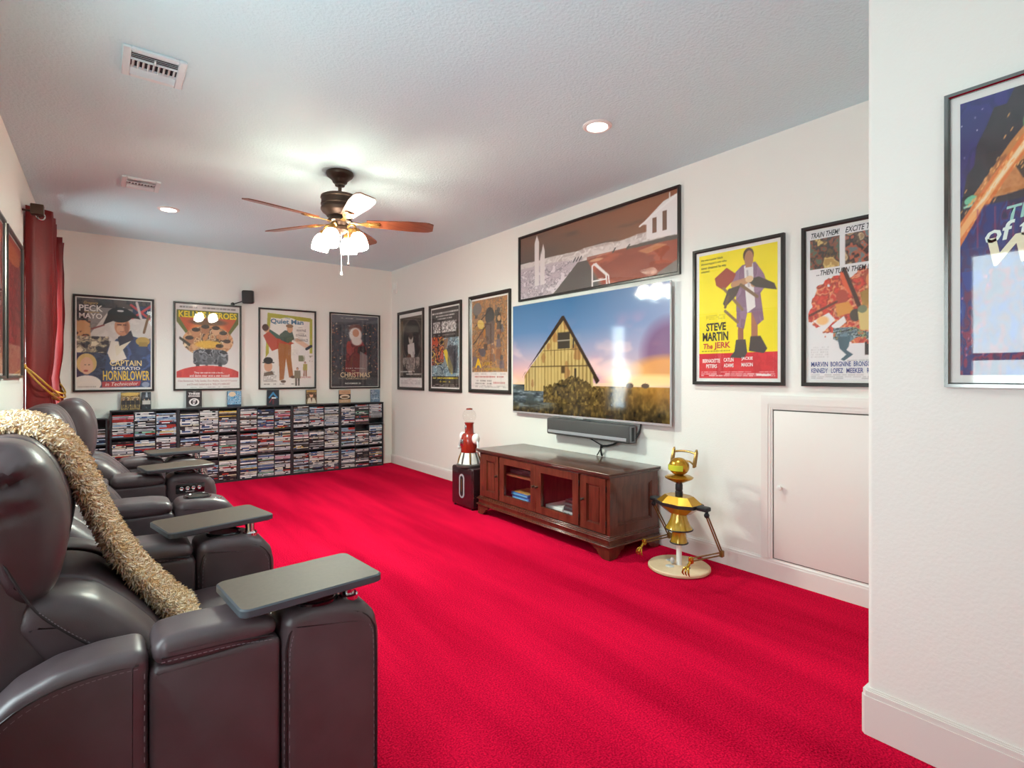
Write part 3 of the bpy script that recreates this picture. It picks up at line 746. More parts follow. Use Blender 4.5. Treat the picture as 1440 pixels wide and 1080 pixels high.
def art_yellowboat(w, h):
    A = Art(w, h, 100, 150, '38312e')
    for i, x in enumerate((.06, .38, .62)):
        A.mott(x, .17, x+.28, .31, ['eeeae6', 'cac4be', '6a6460', 'f4f2ee', '8e8884'], 7, 12, 50+i)
    A.dashes(.06, .325, .94, .36, 1, 'a8a29c', 51); A.rect(0, .38, 1, .86, '6f8fa0')
    A.mott(0, .38, 1, .86, ['86a8b4', 'a8c4cc', '5a7888', 'c4d6da', '4a5c68', '88989c'], 7, 9, 52)
    A.mott(0, .36, .46, .72, ['c4502c', '2a2426', 'e08034', '6a2a24', '403438', 'd8b040', '201c20'], 5, 7, 53, 1, A.U+.25*np.sin(A.V*9) < .42)
    A.poly([(.46, .40), (.62, .38), (.58, .5), (.46, .55)], '8a7058'); A.poly([(.44, .54), (.56, .52), (.80, .76), (.76, .84), (.66, .80)], 'e6d23a')
    A.poly([(.56, .52), (.70, .46), (.92, .62), (.90, .74), (.80, .84), (.78, .74)], '4a4a50'); A.mott(.6, .48, .95, .82, ['4a4a50', '6a6a70', '33343a'], 7, 7, 54, .7, (A.U > .4+.5*(A.V-.3)) & (A.V < .84))
    A.rect(0, .86, 1, 1, '2e2826'); A.dashes(.06, .955, .92, .99, 2, 'd8d2cc', 55)
    for x0, y0, x1, y1, c, q in ((.03, .045, .97, .078, 'f2eee8', 56), (.17, .082, .84, .115, 'f2eee8', 57), (.24, .12, .76, .152, 'f2eee8', 58), (.05, .868, .95, .902, 'f0dc30', 59), (.30, .912, .70, .945, 'f0dc30', 60)): A.dashes(x0, y0, x1, y1, 1, c, q, .97, 1)
    return A
picture('dark framed black poster with yellow shape on blue, middle of the three tall ones', 'poster', 'right', (5.989, 5.228), 1.050, 2.122, art_yellowboat, .045, .012, bevel=.022)
def art_battle(w, h):
    A = Art(w, h, 110, 165, 'e2dcd4'); pal = ['c07838', '8a6a4a', 'd89850', '5a4c44', '7a7470', 'b86a34', 'e0b070', '4a4644', '9a7a5c', 'c88c58']
    A.mott(0, 0, 1, .82, pal, 7, 9, 60); A.mott(0, 0, 1, .82, pal, 16, 22, 61, .55)
    rg = np.random.default_rng(9)
    for k in range(26):
        x, y = rg.uniform(.08, .95), rg.uniform(.1, .72); r_ = rg.uniform(.5, 1)
        A.ell(x, y, .05*r_, .035*r_, ['caa074', '8c6e58', '5c5450'][k % 3]); A.poly([(x-.06*r_, y+.03), (x+.06*r_, y+.03), (x+.09*r_, y+.14*r_), (x-.08*r_, y+.14*r_)], ['6a6470', '8a5a3c', '4c4844', 'a88060'][k % 4], .8)
    A.ell(.52, .2, .13, .10, '4a4846'); A.poly([(.38, .28), (.66, .25), (.64, .5), (.44, .52)], '6a5a52'); A.ell(.16, .1, .13, .07, '7a7470')
    A.line(.1, .30, .55, .12, .006, '3c3430'); A.line(.05, .5, .42, .30, .007, '4a3c34'); A.ell(.26, .28, .1, .05, 'd8b860', .4); A.ell(.32, .60, .09, .045, '5c5a60')
    A.rect(0, .82, 1, 1, 'e4dfd9'); A.dashes(.08, .835, .95, .85, 1, '8a8480', 62); A.dashes(.1, .905, .6, .965, 2, '6a6460', 63); A.dashes(.1, .972, .95, .992, 2, '8a8480', 64)
    A.rect(.36, .775, .8, .80, 'b89a30', .6); A.dashes(.08, .862, .90, .89, 1, 'b04a44', 65, .95); A.dashes(.62, .925, .93, .958, 1, 'b04a44', 66, .97)
    return A
picture('dark framed poster of a brown crowded battle scene, nearest the television', 'poster', 'right', (5.062, 4.294), 1.060, 2.130, art_battle, .045, .012, bevel=.022,
    texts=[('A', (.09, .665, .29, .775), '#e8bc22', dict(bold=.04)), ('LAMO', (.31, .705, .60, .75), '#c89c30', dict(bold=.015)), ('THE', (.12, .635, .22, .655), '#c89c30')])

def art_pool(w, h):
    A = Art(w, h, 280, 100, '7a6050')
    A.grad(0, 0, 1, .46, [(0, '805c48'), (.6, '6c5a4e'), (1, '64574e')]); A.put(np.clip(A.U-.2, 0, 1)*(A.V < .46), 'a8623c', .9)
    n = A.noise(5, 12, 70); A.put(((n > .55) & (A.V < .45))*(n-.55)*3, '4c4644', .7)
    A.poly([(0, .42), (.35, .43), (.62, .46), (.80, .44), (1, .42), (1, .60), (0, .62)], 'd8cfca'); A.mott(0, .42, 1, .6, ['dcd4d0', 'c8beba', 'e8e2de', 'b8aca8'], 16, 9, 71, .8, A.V > .425+.02*np.sin(A.U*20))
    A.poly([(0, .5), (.30, .52), (.46, .58), (.26, 1), (0, 1)], 'c4b6bc'); A.mott(0, .55, .47, 1, ['c4b6bc', 'ac9ea8', 'd8ccd0', '8e828a', 'e4dade'], 30, 14, 72, .9, A.U < .47-.5*(A.V-.58))
    A.poly([(.265, 1), (.44, .60), (.50, .60), (.58, 1)], '5c544f'); A.poly([(.50, .60), (.76, .565), (1, .585), (1, 1), (.60, 1)], 'a04e36')
    A.mott(.5, .56, 1, 1, ['a04e36', 'b85c40', '8a4432', '944a36'], 5, 4, 73, .7, A.U > .50+.24*(A.V-.6))
    A.poly([(.74, .55), (1, .54), (1, .60), (.74, .585)], '5e544e'); A.poly([(.80, .64), (.90, .60), (.95, .64), (.85, .70)], 'd89a6a', .7); A.ell(.56, .63, .05, .025, 'e0b48c', 0, .8, .6)
    A.poly([(.90, .97), (1, .84), (1, 1), (.9, 1)], '8a8078')
    for x, t, w_ in ((.138, .02, .018), (.172, .28, .008), (.188, .18, .012)):
        A.poly([(x, t), (x+w_, t+.12), (x+w_, .82), (x-w_, .82), (x-w_, t+.12)], 'e4dcda')
    A.poly([(.815, .32), (.93, .10), (1, .05), (1, .55), (.845, .52), (.845, .33)], 'ece8e6'); A.line(.81, .33, 1, .06, .012, 'f4f2f0')
    for x in (.875, .925): A.rect(x, .22 if x > .9 else .27, x+.022, .46, '7c5c48')
    A.line(.96, .02, .96, .1, .008, 'f0ecea')
    for x0, y0, x1, y1 in ((.535, .70, .535, 1), (.545, .68, .62, .86), (.62, .86, .625, 1), (.56, .69, .635, .88), (.635, .88, .64, 1), (.535, .92, .62, .92), (.535, .70, .56, .68)): A.line(x0, y0, x1, y1, .012, 'eae6e4')
    for x in (.41, .43, .45, .66, .74): A.line(x, .58, x+.015, .53, .01, '4a4644')
    return A
picture('wide dark framed landscape picture with a brown sky, hung over the television', 'picture', 'right', (4.154, 2.293), 1.976, 2.614, art_pool, .022, 0)

def art_robe(w, h):
    A = Art(w, h, 150, 220, 'f0dc12')
    A.rect(0, .80, 1, 1, 'd0202c'); A.mott(0, .8, 1, 1, ['d0202c', 'dc3038', 'c01a28'], 4, 4, 80, .5); A.shade(.03, 4, 5, 81)
    A.poly([(.53, .48), (.60, .48), (.59, .76), (.52, .76)], '9a6248'); A.poly([(.69, .46), (.76, .46), (.77, .74), (.69, .74)], 'a86e52')
    A.poly([(.50, .70), (.62, .70), (.64, .80), (.60, .845), (.42, .835), (.48, .79)], '4a4440'); A.poly([(.68, .68), (.80, .68), (.88, .775), (.84, .81), (.66, .79)], '433e3b')
    A.poly([(.45, .20), (.58, .13), (.74, .12), (.84, .22), (.88, .30), (.80, .36), (.84, .56), (.76, .60), (.70, .50), (.64, .50), (.60, .62), (.51, .60), (.50, .36), (.44, .28)], '8f6c84')
    A.mott(.43, .12, .89, .62, ['8f6c84', '9c7a92', '7a5a70', '866478'], 6, 6, 82, .6, (np.abs(A.a-A.c('8f6c84')).sum(-1) < .02))
    A.poly([(.60, .14), (.71, .13), (.72, .30), (.74, .46), (.64, .50), (.62, .36)], 'dcd4d2'); A.line(.64, .18, .66, .30, .008, 'b8aeb0')
    A.ell(.655, .062, .066, .055, '5c4230'); A.ell(.66, .09, .055, .062, 'b07c5c'); A.rect(.62, .13, .70, .155, 'b07c5c')
    A.line(.47, .27, .62, .255, .024, 'b98864'); A.line(.84, .28, .72, .285, .024, 'b98864'); A.poly([(.62, .25), (.78, .235), (.96, .30), (.99, .35), (.92, .34), (.74, .31)], '4c4038'); A.ell(.665, .245, .05, .025, 'd8b48c')
    A.poly([(.22, .20), (.38, .13), (.50, .19), (.46, .24), (.34, .305), (.24, .26)], '9a4030'); A.line(.34, .29, .58, .47, .011, '8a6a48'); A.line(.36, .47, .52, .565, .011, '8a6a48')
    A.poly([(.33, .41), (.40, .30), (.56, .28), (.50, .36), (.36, .44)], '50423a'); A.line(.56, .28, .76, .385, .012, '7a5c40'); A.line(.36, .44, .40, .36, .01, '6a4e38')
    A.dashes(.10, .49, .36, .53, 3, '8a7a20', 83, .8, .6); A.dashes(.04, .775, .42, .787, 1, '4a3c10', 84, .95)
    A.dashes(.03, .942, .97, .985, 3, 'f0e0dc', 85, .9); A.rect(.75, .965, .92, .978, 'f0e4e0')
    return A
picture('black framed yellow and red poster of a man in a lavender robe with a chair', 'poster', 'right', (2.186, 1.558), 1.190, 2.116, art_robe, .022, .022,
    texts=[('He was a poor black', (.03, .03, .33, .052), '#3c3410', dict(bold=.015)), ("sharecropper's son who", (.03, .06, .38, .084), '#3c3410', dict(bold=.015)), ('never dreamed he was', (.03, .092, .37, .114), '#3c3410', dict(bold=.015)), ('adopted.', (.03, .124, .15, .146), '#3c3410', dict(bold=.015)),
           ('STEVE', (.10, .555, .37, .62), '#2a2418', dict(bold=.035)), ('MARTIN', (.05, .63, .40, .70), '#2a2418', dict(bold=.035)),
           ('The', (.06, .72, .19, .765), '#c0392a', dict(bold=.03, shear=.15)), ('JERK', (.21, .712, .43, .775), '#c0392a', dict(bold=.03)),
           ('BERNADETTE', (.05, .845, .29, .875), '#f4ece8', dict(bold=.02)), ('PETERS', (.10, .888, .25, .918), '#f4ece8', dict(bold=.02)), ('CATLIN', (.34, .84, .47, .87), '#f4ece8', dict(bold=.02)), ('ADAMS', (.34, .884, .47, .914), '#f4ece8', dict(bold=.02)),
           ('JACKIE', (.57, .835, .71, .865), '#f4ece8', dict(bold=.02)), ('MASON', (.57, .88, .71, .91), '#f4ece8', dict(bold=.02))])

def art_squad(w, h):
    A = Art(w, h, 150, 220, 'e4e2e2')
    A.rect(.02, .055, .30, .255, 'b08a4a'); A.mott(.02, .055, .30, .255, ['b08a4a', 'd8bc74', '6a5034', '3c3a34', '8a4a34', '5a6a58'], 9, 12, 90)
    A.rect(.35, .055, .66, .25, '8a6a4a'); A.mott(.35, .055, .66, .25, ['9a7a54', 'c8ac84', '5a4434', '382c28', 'b85c40', '6a7c7c'], 9, 12, 91); A.rect(.70, .055, .98, .25, '7a6a54'); A.mott(.70, .055, .98, .25, ['9a7a54', 'c8ac84', '5a4434', '382c28'], 9, 12, 92)
    m = ((A.U-.62)/.60)**2+((A.V-.53)/.24)**2 < 1+.25*(A.noise(9, 12, 93)-.5)*4
    A.mott(0, .28, 1, .76, ['c8382c', 'd8502e', 'b02a26', 'e07038', 'd04030', '8a3428', 'e8a060'], 7, 9, 94, 1, m)
    A.mott(0, .28, 1, .76, ['d84030', 'c03028', '6a3028', 'e89858', 'f0d8b0', 'cc3c2c'], 18, 22, 95, .55, m)
    A.poly([(.30, .30), (.36, .27), (.38, .36), (.44, .40), (.40, .46), (.33, .38)], 'e0603a'); A.line(.34, .28, .47, .52, .012, '4a2c20')
    A.ell(.58, .345, .07, .055, 'a84a30'); A.ell(.585, .365, .055, .05, 'd88a54'); A.poly([(.48, .44), (.60, .41), (.74, .42), (.76, .54), (.5, .52)], '9a7a34'); A.mott(.48, .41, .78, .54, ['a8823a', 'c89c48', '6a4c28'], 8, 8, 96, .7, (A.V > .43) & (A.U > .5))
    A.ell(.32, .455, .055, .045, 'b04430'); A.poly([(.26, .50), (.38, .49), (.44, .56), (.28, .58)], 'd8923c'); A.line(.02, .56, .27, .485, .008, '6a3428')
    A.poly([(.05, .60), (.20, .55), (.26, .60), (.16, .67), (.06, .70), (.12, .64)], 'e6e2e2'); A.ell(.14, .60, .07, .035, 'f0b870', 0, .9, .6); A.poly([(.22, .64), (.34, .58), (.36, .62), (.27, .67)], 'e8e4e2')
    A.ell(.44, .58, .05, .04, '4a4238'); A.poly([(.46, .56), (.56, .54), (.58, .68), (.48, .68)], 'd8c07a'); A.ell(.5, .545, .04, .025, '788060')
    A.mott(.24, .655, 1, .76, ['6a8490', '3c4c54', 'a0b4b8', '24282c', '8a9a70', 'c85a38'], 14, 20, 97, 1, (A.V > .66+.03*np.sin(A.U*14)) & (A.V < .74+.02*np.sin(A.U*23)))
    A.poly([(.28, .72), (.40, .71), (.38, .78), (.36, .80), (.42, .83), (.34, .87), (.31, .86), (.36, .83), (.30, .79)], '44606c')
    A.dashes(.03, .77, .20, .85, 5, 'a8a4a4', 98, .8, .5); A.rect(.52, .755, 1, .835, '2c2624'); A.dashes(.03, .865, .97, .872, 1, '7a7674', 99, .5); A.dashes(.03, .955, .97, .99, 3, 'a09c9c', 100, .8, .6)
    return A
picture('black framed white poster of orange soldiers in a mass, partly behind the wall corner', 'poster', 'right', (1.457, .829), 1.190, 2.118, art_squad, .022, .012,
    texts=[('TRAIN THEM!', (.03, .008, .30, .045), '#201c1c', dict(bold=.02, shear=.3)), ('EXCITE THEM!', (.35, .008, .68, .045), '#201c1c', dict(bold=.02, shear=.3)),
           ('...THEN TURN THEM LOOSE', (.08, .265, .70, .30), '#201c1c', dict(bold=.02, shear=.3)), ('The', (.54, .76, .64, .787), '#e8612c', dict(bold=.03)), ('DIRTY', (.56, .79, .80, .832), '#e8612c', dict(bold=.05)),
           ('MARVIN', (.03, .875, .19, .908), '#34468a', dict(bold=.02)), ('BORGNINE', (.215, .875, .40, .908), '#34468a', dict(bold=.02)), ('BRONSON', (.425, .875, .60, .908), '#34468a', dict(bold=.02)), ('BROWN', (.625, .875, .76, .908), '#34468a', dict(bold=.02)),
           ('KENNEDY', (.03, .918, .19, .95), '#34468a', dict(bold=.02)), ('LOPEZ', (.22, .918, .33, .95), '#34468a', dict(bold=.02)), ('MEEKER', (.36, .918, .51, .95), '#34468a', dict(bold=.02)), ('RYAN', (.54, .918, .635, .95), '#34468a', dict(bold=.02)), ('SAVALAS', (.66, .918, .81, .95), '#34468a', dict(bold=.02))])

def art_comet(w, h):
    A = Art(w, h, 300, 240, '2a2850')
    A.grad(0, 0, 1, 1, [(0, '30307a'), (.25, '463064'), (.5, '2c3a80'), (.8, '3c2450'), (1, '6a1c40')])
    A.mott(0, 0, 1, 1, ['2e2e66', '38347a', '262656', '44347c'], 9, 7, 110, .45)
    rg = np.random.default_rng(4)
    for k in range(90): A.ell(rg.random(), rg.random()*.3, .0025, .0022, 'e0d8f4')
    A.poly([(0, .40), (.03, .27), (.06, .24), (.07, .17), (.11, .11), (.14, .05), (.19, .05), (.22, .0), (.8, 0), (1, .3), (1, .45), (0, .45)], '3a3236'); A.mott(0, .0, 1, .45, ['3a3236', '443a40', '322a2e'], 12, 9, 111, .5, (np.abs(A.a-A.c('3a3236')).sum(-1) < .03))
    A.poly([(.03, .375), (.10, .30), (.20, .19), (.30, .10), (.55, .08), (.60, .22), (.42, .34), (.20, .365)], 'c47a44'); A.mott(.03, .08, .6, .38, ['c47a44', 'd8935a', '9a5a38', 'd08c50'], 8, 6, 112, .7, (np.abs(A.a-A.c('c47a44')).sum(-1) < .03))
    A.poly([(.22, .27), (.30, .24), (.42, .26), (.40, .33), (.25, .32)], '4c3428'); A.ell(.40, .10, .16, .07, '6cb060', -.5); A.ell(.37, .12, .12, .05, 'd0e8c8', -.5, .7)
    A.ell(.045, .362, .028, .014, '7cc49c', -.6); A.line(.02, .385, .10, .375, .004, 'a8dcc0')
    A.poly([(0, .44), (.14, .285), (.30, .12), (.34, .15), (.18, .32), (0, .53)], 'e07a3c'); A.poly([(0, .46), (.15, .295), (.31, .135), (.33, .15), (.17, .31), (0, .50)], 'f2b070'); A.poly([(.05, .41), (.30, .145), (.32, .152), (.10, .375)], 'fae4c0', .8)
    for k in range(90):
        t = rg.random(); x, y = .3*t+rg.normal(0, .03), .48-.34*t+rg.normal(0, .035); A.line(x, y, x+.007, y-.009, .0016, 'f8b068', .9)
    A.poly([(0, .53), (.06, .45), (.10, .40), (.6, .36), (1, .40), (1, .62), (0, .62)], '2c2a60'); A.mott(0, .38, 1, .62, ['2a3478', '44205c', '34488c', '602050', '241c44'], 14, 8, 113, .8, A.V > .53-1.4*np.minimum(A.U, .1))
    for k in range(12): A.rect(.07+.07*k, .40, .078+.07*k, .54, 'b03c5c', .5)
    A.mott(0, .62, 1, 1, ['2c3a8c', '3c2470', '68204c', '2c2c70', '8a2048', '3a1a50'], 14, 10, 114)
    for k in range(120): A.ell(rg.random(), .6+rg.random()*.36, .004, .005, ['c84c7c', '6c8ce0', 'e88ca0'][k % 3], 0, .7)
    return A
picture('chrome framed purple poster with an orange fiery streak, on the wall at far right', 'poster', 'entry', (.509, -.14), 1.218, 2.138, art_comet, .014, .024, depth=.02, frame=pm('polished_frame', '8a8784', .16, metal=1.), bevel=.004,
    texts=[('The', (.19, .405, .33, .455), '#9fd2c4', dict(bold=.02, shear=.3, rot=.12)), ('of the', (.10, .455, .40, .52), '#e4efe6', dict(bold=.02, shear=.3, rot=.12)), ('Worlds', (.115, .50, .80, .60), '#ece4c0', dict(bold=.03, shear=.3, rot=.06))])

def art_red(seed):
    def f(w, h):
        A = Art(w, h, 60, 120, '8a2c2c'); A.grad(0, 0, 1, 1, [(0, 'b04434'), (.2, 'c8603c'), (.4, '7a1c24'), (.75, '8c2430'), (1, 'c07a5a')])
        A.mott(0, .1, 1, .8, ['7a1c24', 'a03434', '5c141c', '94403c'], 6, 9, seed); A.ell(.4, .12, .5, .07, 'c86a3c'); A.rect(0, .78, 1, 1, 'c4806c', .8); A.mott(0, .78, 1, 1, ['b8705c', 'd09a80', 'a85c50'], 5, 12, seed+1, .6)
        return A
    return f
picture('grey framed red poster on the left wall, touching the red curtain', 'poster', 'left', (4.285, 5.05), 1.235, 2.145, art_red(120), .018, .012, frame=pm('pewter_frame', '5c5a58', .3, metal=.7))
picture('grey framed red and gold poster at the left edge of the photo', 'poster', 'left', (3.45, 4.215), 1.235, 2.145, art_red(130), .018, .012, frame=pm('pewter_frame', '5c5a58', .3, metal=.7))

# ------------------------------------------------------------------ television and sound bar
def art_barn(w, h):
    A = Art(w, h, 260, 160, '4c6a88')
    A.grad(0, 0, 1, .75, [(0, '3c668c'), (.35, '52749a'), (.6, '8a8ca4'), (.8, 'c09c9c'), (1, 'd8b48c')])
    A.put(np.clip((A.U-.45)*1.8, 0, 1)*(A.V < .76), 'a8a0b4', .55)
    n = A.noise(5, 5, 140); A.put(np.clip((n-.52)*6, 0, 1)*np.clip((A.V-.15)*4, 0, 1)*(A.V < .72)*np.clip((A.U-.3)*3, .2, 1), 'b888a0', .8)
    n = A.noise(7, 7, 141); A.put(np.clip((n-.55)*7, 0, 1)*np.clip((A.V-.3)*4, 0, 1)*(A.V < .74), 'e0b8b0', .6)
    A.ell(1, .5, .16, .28, '6a4a68', 0, .75, .6); A.ell(.98, .62, .2, .12, 'd89850', 0, .8, .7); A.ell(.9, .70, .3, .06, 'f0cc90', 0, .8, .8); A.ell(.74, .62, .14, .10, 'f0dcc8', 0, .6, .9)
    A.grad(0, .745, 1, 1, [(0, '8a6a34'), (.2, '5c4826'), (1, '2c2416')]); g_ = (A.V > .745); A.put(g_*np.clip(A.noise(70, 26, 142)-.42, 0, 1)*3, '8a7038', .55); A.put(g_*np.clip(.55-A.noise(40, 18, 143), 0, 1)*3.5, '1c1810', .7)
    w_ = np.clip((.36-A.U)*8, 0, 1)*(A.V > .745)*np.clip((.98-A.V)*10, 0, 1); A.put(w_, '36444e', .8); A.put(w_*np.clip(A.noise(14, 50, 144)-.45, 0, 1)*4, '8c9ca6', .8); A.put(w_*np.clip(.5-A.noise(20, 30, 145), 0, 1)*4, '1a2026', .8); e_ = np.clip((A.U-.74)*5, 0, 1)*(A.V > .745)*np.clip((.93-A.V)*7, 0, 1); A.put(e_, 'b07c34', .7)
    A.poly([(.385, .15), (.40, .15), (.63, .70), (.61, .73), (.585, .66), (.395, .20), (.10, .64), (.08, .68)], '33281f')
    A.poly([(.395, .19), (.59, .66), (.59, .80), (.10, .80), (.10, .66)], '9a8450')
    st = (np.sin(A.U*260)+A.noise(60, 3, 145)*2.2)
    m = np.zeros(A.U.shape, bool); B_ = Art.poly
    keep = A.a.copy(); A.a[:] = 0; A.poly([(.395, .19), (.59, .66), (.59, .80), (.10, .80), (.10, .66)], (1, 1, 1)); m = A.a[..., 0] > .5; A.a = keep
    A.put(m & (st > 1.4), 'b8a268', .7); A.put(m & (st < .2), '6a5832', .7); A.put(m & (A.noise(12, 6, 146) > .6), '7a4c2c', .5)
    A.rect(.355, .29, .44, .43, '3a352e'); A.line(.355, .36, .44, .36, .005, '8a8478'); A.rect(.46, .35, .47, .43, '3a352e'); A.rect(.38, .58, .405, .64, '4a3a26'); A.line(.15, .58, .555, .58, .005, '4a3a22'); A.line(.25, .44, .49, .44, .004, '5a4a2c'); A.rect(.33, .44, .335, .58, '4a3a22'); A.rect(.47, .60, .485, .68, '3c3020')
    b_ = (A.V > .77-.10*np.exp(-((A.U-.46)/.12)**2)+.06*(A.noise(60, 8, 148)-.5)) & (A.V < .90) & (A.U > .25) & (A.U < .66); A.put(b_, '46381e', .95); A.put(b_*np.clip(A.noise(90, 50, 149)-.45, 0, 1)*4, '7c6836', .8); A.put(b_*np.clip(.48-A.noise(70, 40, 150), 0, 1)*4, '221a0e', .8)
    A.ell(.80, .735, .02, .02, '5a4a40'); A.ell(.88, .735, .02, .018, '5a4a40')
    return A
tv = wall_thing('television', 'large flat television showing a weathered barn under a sunset sky', 'television', 'right', (XR, 3.268, 1.41))
W_, H_ = 1.855, 1.052
f = MB(); f.rbox(-W_/2, W_/2, -H_/2, H_/2, .042, .060, .004, 2); f.build('casing', M['silver'], tv, local=True)
MB().rbox(-.42, .42, -.34, .34, .004, .042, .01, 1).build('wall_mount', M['black'], tv, local=True)
art_barn(W_-.012, H_-.024).mesh('screen', tv, M['screen'], -(W_-.012)/2, -H_/2+.018, .0606)
MB().rbox(-.05, .05, -H_/2-.008, -H_/2+.001, .046, .056, .002, 1).build('sensor_bar', M['silver'], tv, local=True)

sb = wall_thing('soundbar', 'long dark grey soundbar with a silver strip, under the television', 'speaker', 'right', (XR, 3.147, .800))
f = MB(); f.rbox(-.475, .475, -.07, .07, .03, .115, .012, 3); f.build('body', pm('speaker_fabric', '474545', .7, bump=(900, .1)), sb, local=True)
MB().rbox(-.455, .445, -.055, -.030, .113, .1165, .001, 1).build('silver_strip', pm('brushed_strip', 'b4b8bc', .35, metal=.5), sb, local=True)
for s in (-1, 1):
    f = MB(); f.rbox(s*.4755-.003, s*.4755+.003, -.062, .062, .042, .108, .002, 1); f.build('end_cap', pm('soundbar_end', '77787a', .4), sb, local=True)
    MB().rbox(s*.479-.001, s*.479+.001, -.052, .052, .062, .090, .0008, 1).build('end_slot', M['rubber'], sb, local=True)
MB().rbox(-.3, .3, -.05, .05, .001, .031, .004, 1).build('wall_bracket', M['black'], sb, local=True)
MB().rbox(-.02, .02, .069, .073, .06, .09, .001, 1).build('button_pad', M['rubber'], sb, local=True)
MB().ell((-.445, -.043, .1165), (.004, .004, .001), 10, 6).build('status_light', M['white'], sb, local=True)

cb = thing('cable', 'black cables gathered under the soundbar and dropping behind the wooden console', 'cable', (3.24, 3.03, .60))
MB().tube([(3.20, 3.15, .74), (3.235, 3.08, .70), (3.245, 3.03, .672), (3.248, 3.055, .63), (3.25, 3.085, .59)], .005, 8, 6).build('speaker_wire', M['rubber'], cb)
MB().tube([(3.20, 2.80, .74), (3.235, 2.88, .705), (3.24, 2.96, .682), (3.245, 3.03, .668), (3.248, 3.04, .63), (3.25, 3.03, .59)], .008, 8, 6).build('power_cord', M['rubber'], cb)
MB().tube([(3.235, 2.675, .76), (3.262, 2.655, .82), (3.268, 2.64, .89)], .007, 8, 6).build('upper_cord', M['rubber'], cb)
MB().torus((3.243, 3.028, .670), .013, .003, 16, 6, Matrix.Rotation(PI/2, 4, 'X')).build('cable_tie', M['rubber'], cb)

# wall speaker over the back posters
ws = thing('wall_speaker', 'small black speaker on a bracket high on the back wall', 'speaker', (1.375, YB, 2.19))
R = Matrix.Translation((1.375, 7.01, 2.19)) @ Matrix.Rotation(math.radians(-22), 4, 'Z') @ Matrix.Rotation(math.radians(8), 4, 'X')
f = MB(); f.rbox(-.062, .062, -.05, .055, -.08, .08, .02, 3, R); f.build('body', M['black'], ws)
f = MB(); f.rbox(-.055, .055, -.054, -.048, -.070, .062, .004, 2, R); f.build('grille', pm('speaker_grille', '2a2726', .6), ws)
MB().tube([(1.23, YB-.002, 2.105), (1.25, 7.09, 2.11), (1.30, 7.07, 2.13), (1.34, 7.06, 2.15)], .006, 8, 5).build('bracket_arm', M['black'], ws)
MB().lathe([(.0, 0), (.022, 0), (.02, .012), (.0, .014)], (0, 0, 0), 16, Matrix.Translation((1.23, YB-.0005, 2.105)) @ Matrix.Rotation(PI/2, 4, 'X')).build('wall_plate', M['black'], ws)
sn = thing('wall_sensor', 'small white sensor box high on the wall by the far corner', 'sensor', (XR, 6.985, 2.48))
MB().rbox(XR-.022, XR-.0003, 6.93, 7.04, 2.40, 2.56, .006, 2).build('body', M['white'], sn); MB().rbox(XR-.024, XR-.021, 6.95, 7.02, 2.41, 2.46, .001, 1).build('lens', M['trim'], sn)

